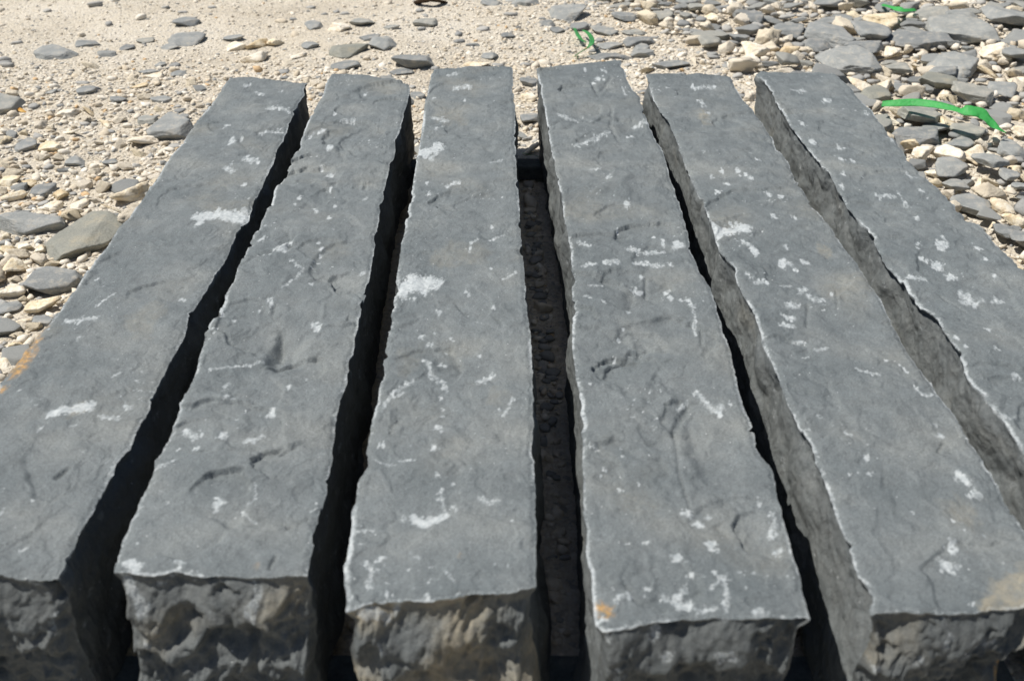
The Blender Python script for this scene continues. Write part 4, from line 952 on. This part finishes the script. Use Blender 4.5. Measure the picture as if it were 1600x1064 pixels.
# grit
N = 300000
x = grng.uniform(-1.75, 1.75, N); y = grng.uniform(.15, 3.0, N)
t_ = y * math.cos(TH) + CAMZ * math.sin(TH); u_ = np.abs(x / t_ * F); v_ = F * (CAMZ * math.cos(TH) - y * math.sin(TH)) / t_
inv = (u_ < 860) & (v_ > -590)
keep = inv | (grng.random(N) < .18)
ii = np.clip(((x - OX0) / OC).astype(int), 0, ONX - 1); jj = np.clip(((y - OY0) / OC).astype(int), 0, ONY - 1)
o_ = occ[jj, ii] > .5
keep &= ~post_occ[jj, ii] & (~o_ | (grng.random(N) < .05))
far_sand = smooth(.25, -.35, x) * smooth(1.75, 2.0, y)      # smooth bare sand in the far corner
keep &= grng.random(N) > far_sand * .72
x, y = x[keep], y[keep]; N = len(x)
size = .0020 + .0095 * grng.random(N) ** 4.2
size *= 1 + .35 * smooth(1.6, 1.1, y) - .25 * smooth(1.75, 2.0, y) * smooth(.25, -.35, x)
isl = grng.random(N) < .12
pid = grng.integers(0, 8, N)
for kind in ('slate', 'lime'):
    for i in range(8):
        m = (isl == (kind == 'slate')) & (pid == i); k = int(m.sum())
        sz = np.stack([size[m], size[m] * grng.uniform(.65, 1, k), size[m] * grng.uniform(.35, .7, k)], 1)
        M = rot(grng.uniform(0, 6.28, k), grng.normal(0, .3, k), grng.normal(0, .3, k)) * sz[:, None, :]
        pos = np.stack([x[m], y[m], ground_z(x[m], y[m]) + sz[:, 2] * grng.uniform(-.18, .22, k)], 1)
        v, f = P1[kind, i]
        bake(v, f, M, pos, tones(k, kind == 'slate'))
me = mesh_from('gravel', np.concatenate(VV), np.concatenate(FF), M_GRIT, True, {'tone': np.concatenate(CC)})
link('gravel', me, 'cream and grey grit and pebbles covering the ground round the posts', 'gravel', kind='stuff')

# ------------------------------------------------------------------ strips of green strapping and a scrap of bark
def ribbon(name, pts, mat, label, cat, thick=.0004, group=None, sub=8):
    """pts: (px, py, height, width m, roll of the strip about its run)"""
    p = []
    for (px, py, h, wd, roll) in pts:
        h = h + GZ0; X_, Y_ = unproj(px, py, h); p.append((float(X_), float(Y_), h, wd, roll))
    p = np.array(p); n = len(p)
    k = np.arange(n); kk = np.linspace(0, n - 1, (n - 1) * sub + 1)
    def cr(col):                                            # Catmull-Rom
        q = np.concatenate([[2 * col[0] - col[1]], col, [2 * col[-1] - col[-2]]]); i = np.minimum(kk.astype(int), n - 2); t = kk - i
        a, b, c, d = q[i], q[i + 1], q[i + 2], q[i + 3]
        return .5 * (2 * b + (c - a) * t + (2 * a - 5 * b + 4 * c - d) * t ** 2 + (3 * b - a - 3 * c + d) * t ** 3)
    q = np.stack([cr(p[:, j]) for j in range(5)], 1); c = q[:, :3]
    tg = np.gradient(c, axis=0); tg /= np.linalg.norm(tg, axis=1)[:, None]
    up = np.array([0, 0, 1.0]); sd_ = np.cross(tg, up); sd_ /= np.linalg.norm(sd_, axis=1)[:, None]; nn = np.cross(sd_, tg)
    ca, sa = np.cos(q[:, 4])[:, None], np.sin(q[:, 4])[:, None]
    A_ = sd_ * ca + nn * sa; N_ = -sd_ * sa + nn * ca
    cols = np.linspace(-.5, .5, 5); m = len(q); V = []
    for sgn in (1, -1):
        for cc in cols: V.append(c + A_ * q[:, 3:4] * cc + N_ * (sgn * thick / 2 + .06 * q[:, 3:4] * (cc * cc) * 4))
    V = np.stack(V, 1)                                       # (m, 10, 3)
    order = [0, 1, 2, 3, 4, 9, 8, 7, 6, 5]; V = V[:, order]
    F_ = []
    for i in range(m - 1):
        for j in range(10):
            a, b = i * 10 + j, i * 10 + (j + 1) % 10; F_.append([a, b, b + 10, a + 10])
    for i in (0, m - 1):
        for j in range(4):
            fq = [i * 10 + j, i * 10 + j + 1, i * 10 + 8 - j, i * 10 + 9 - j]; F_.append(fq if i else fq[::-1])
    me = mesh_from(name, V.reshape(-1, 3), np.array(F_), mat)
    return link(name, me, label, cat, group)
GS = 'scraps of green strapping'
ribbon('plastic_strip', [(1378,163,.036,.010,-.6),(1400,162,.040,.012,-.62),(1430,161,.043,.0125,-.68),(1460,164,.045,.012,-.6),(1484,169,.045,.011,-.45),(1498,173,.045,.012,-.2),(1508,173,.047,.016,-.7),(1520,175,.047,.019,-.45),(1532,178,.045,.018,-.6),(1542,186,.040,.014,-.3),(1551,195,.034,.011,-.6),(1561,202,.03,.006,-.3),(1572,208,.026,.0015,-.5)], M_GREEN, 'long bright green plastic strip with a wide fold lying on the rubble', 'plastic strip', group=GS)
ribbon('plastic_strip', [(897,43,.006,.005,0),(900,50,.010,.007,.2),(904,57,.012,.007,-.2),(909,63,.008,.006,-.1),(916,67,.005,.003,-.2)], M_GREEN2, 'short pale green strip beside the hook shaped green strip', 'plastic strip', group=GS)
ribbon('plastic_strip', [(910,48,.012,.004,-.3),(917,51,.018,.006,-.3),(923,58,.020,.008,-.2),(925,66,.020,.009,.1),(920,74,.014,.009,-.3),(909,81,.008,.009,-.7),(897,89,.004,.008,-.8)], M_GREEN2, 'hook shaped green strip on the sand behind the fourth post', 'plastic strip', group=GS)
ribbon('plastic_strip', [(1378,8,.020,.006,-.6),(1393,12,.026,.009,-.3),(1404,15,.027,.012,-.6),(1416,17,.025,.012,-.3),(1431,16,.02,.008,-.5)], M_GREEN, 'farthest green scrap lying between slates of the far rubble', 'plastic strip', group=GS)
ribbon('plastic_thread', [(816,239,.012,.0014,.2),(826,242,.018,.0014,.2),(836,243,.018,.0014,.3),(850,249,.012,.0014,.2)], M_GREEN2, 'thin green thread on the ground in the widest gap', 'plastic thread')
ribbon('bark_scrap', [(650,6,.004,.012,.2),(660,3,.014,.020,.3),(672,2,.018,.022,.3),(684,3,.014,.018,.2),(697,5,.005,.008,.1)], M_BARK, 'curled dark brown scrap of bark on the far sand', 'bark', thick=.003)

# ------------------------------------------------------------------ battens under the posts
def batten(y, x0, x1, label):
    nx, hw, hh = 60, .016, -GZ0 - .0006
    xs = np.linspace(x0, x1, nx); V = []
    prof = [(-hw, 0), (-hw, hh - .002), (-hw + .002, hh), (hw - .002, hh), (hw, hh - .002), (hw, 0)]
    for k, (py_, pz_) in enumerate(prof):
        wob = .0012 * noise(xs * 14, np.full_like(xs, k * .4), 0, 61)
        V.append(np.stack([xs, y + py_ + wob, GZ0 + pz_ - np.abs(wob) * .5 * (pz_ > 0)], 1))
    V = np.stack(V, 1); n = len(prof); F_ = []
    for i in range(nx - 1):
        for k in range(n): a, b = i * n + k, i * n + (k + 1) % n; F_.append([a, a + n, b + n, b])
    F_ += [[0, 1, 4, 5], [1, 2, 3, 4]]; o_ = (nx - 1) * n; F_ += [[o_ + 5, o_ + 4, o_ + 1, o_], [o_ + 4, o_ + 3, o_ + 2, o_ + 1]]
    me = mesh_from('wooden_batten', V.reshape(-1, 3), np.array(F_)[:, ::-1], M_BATTEN, False)
    link('wooden_batten', me, label, 'batten', 'battens under the posts')
batten(1.340, -.33, .40, 'dark narrow batten under the far ends of the posts, seen in the widest gap')
batten(.470, -.24, .30, 'dark narrow batten under the near ends of the posts')
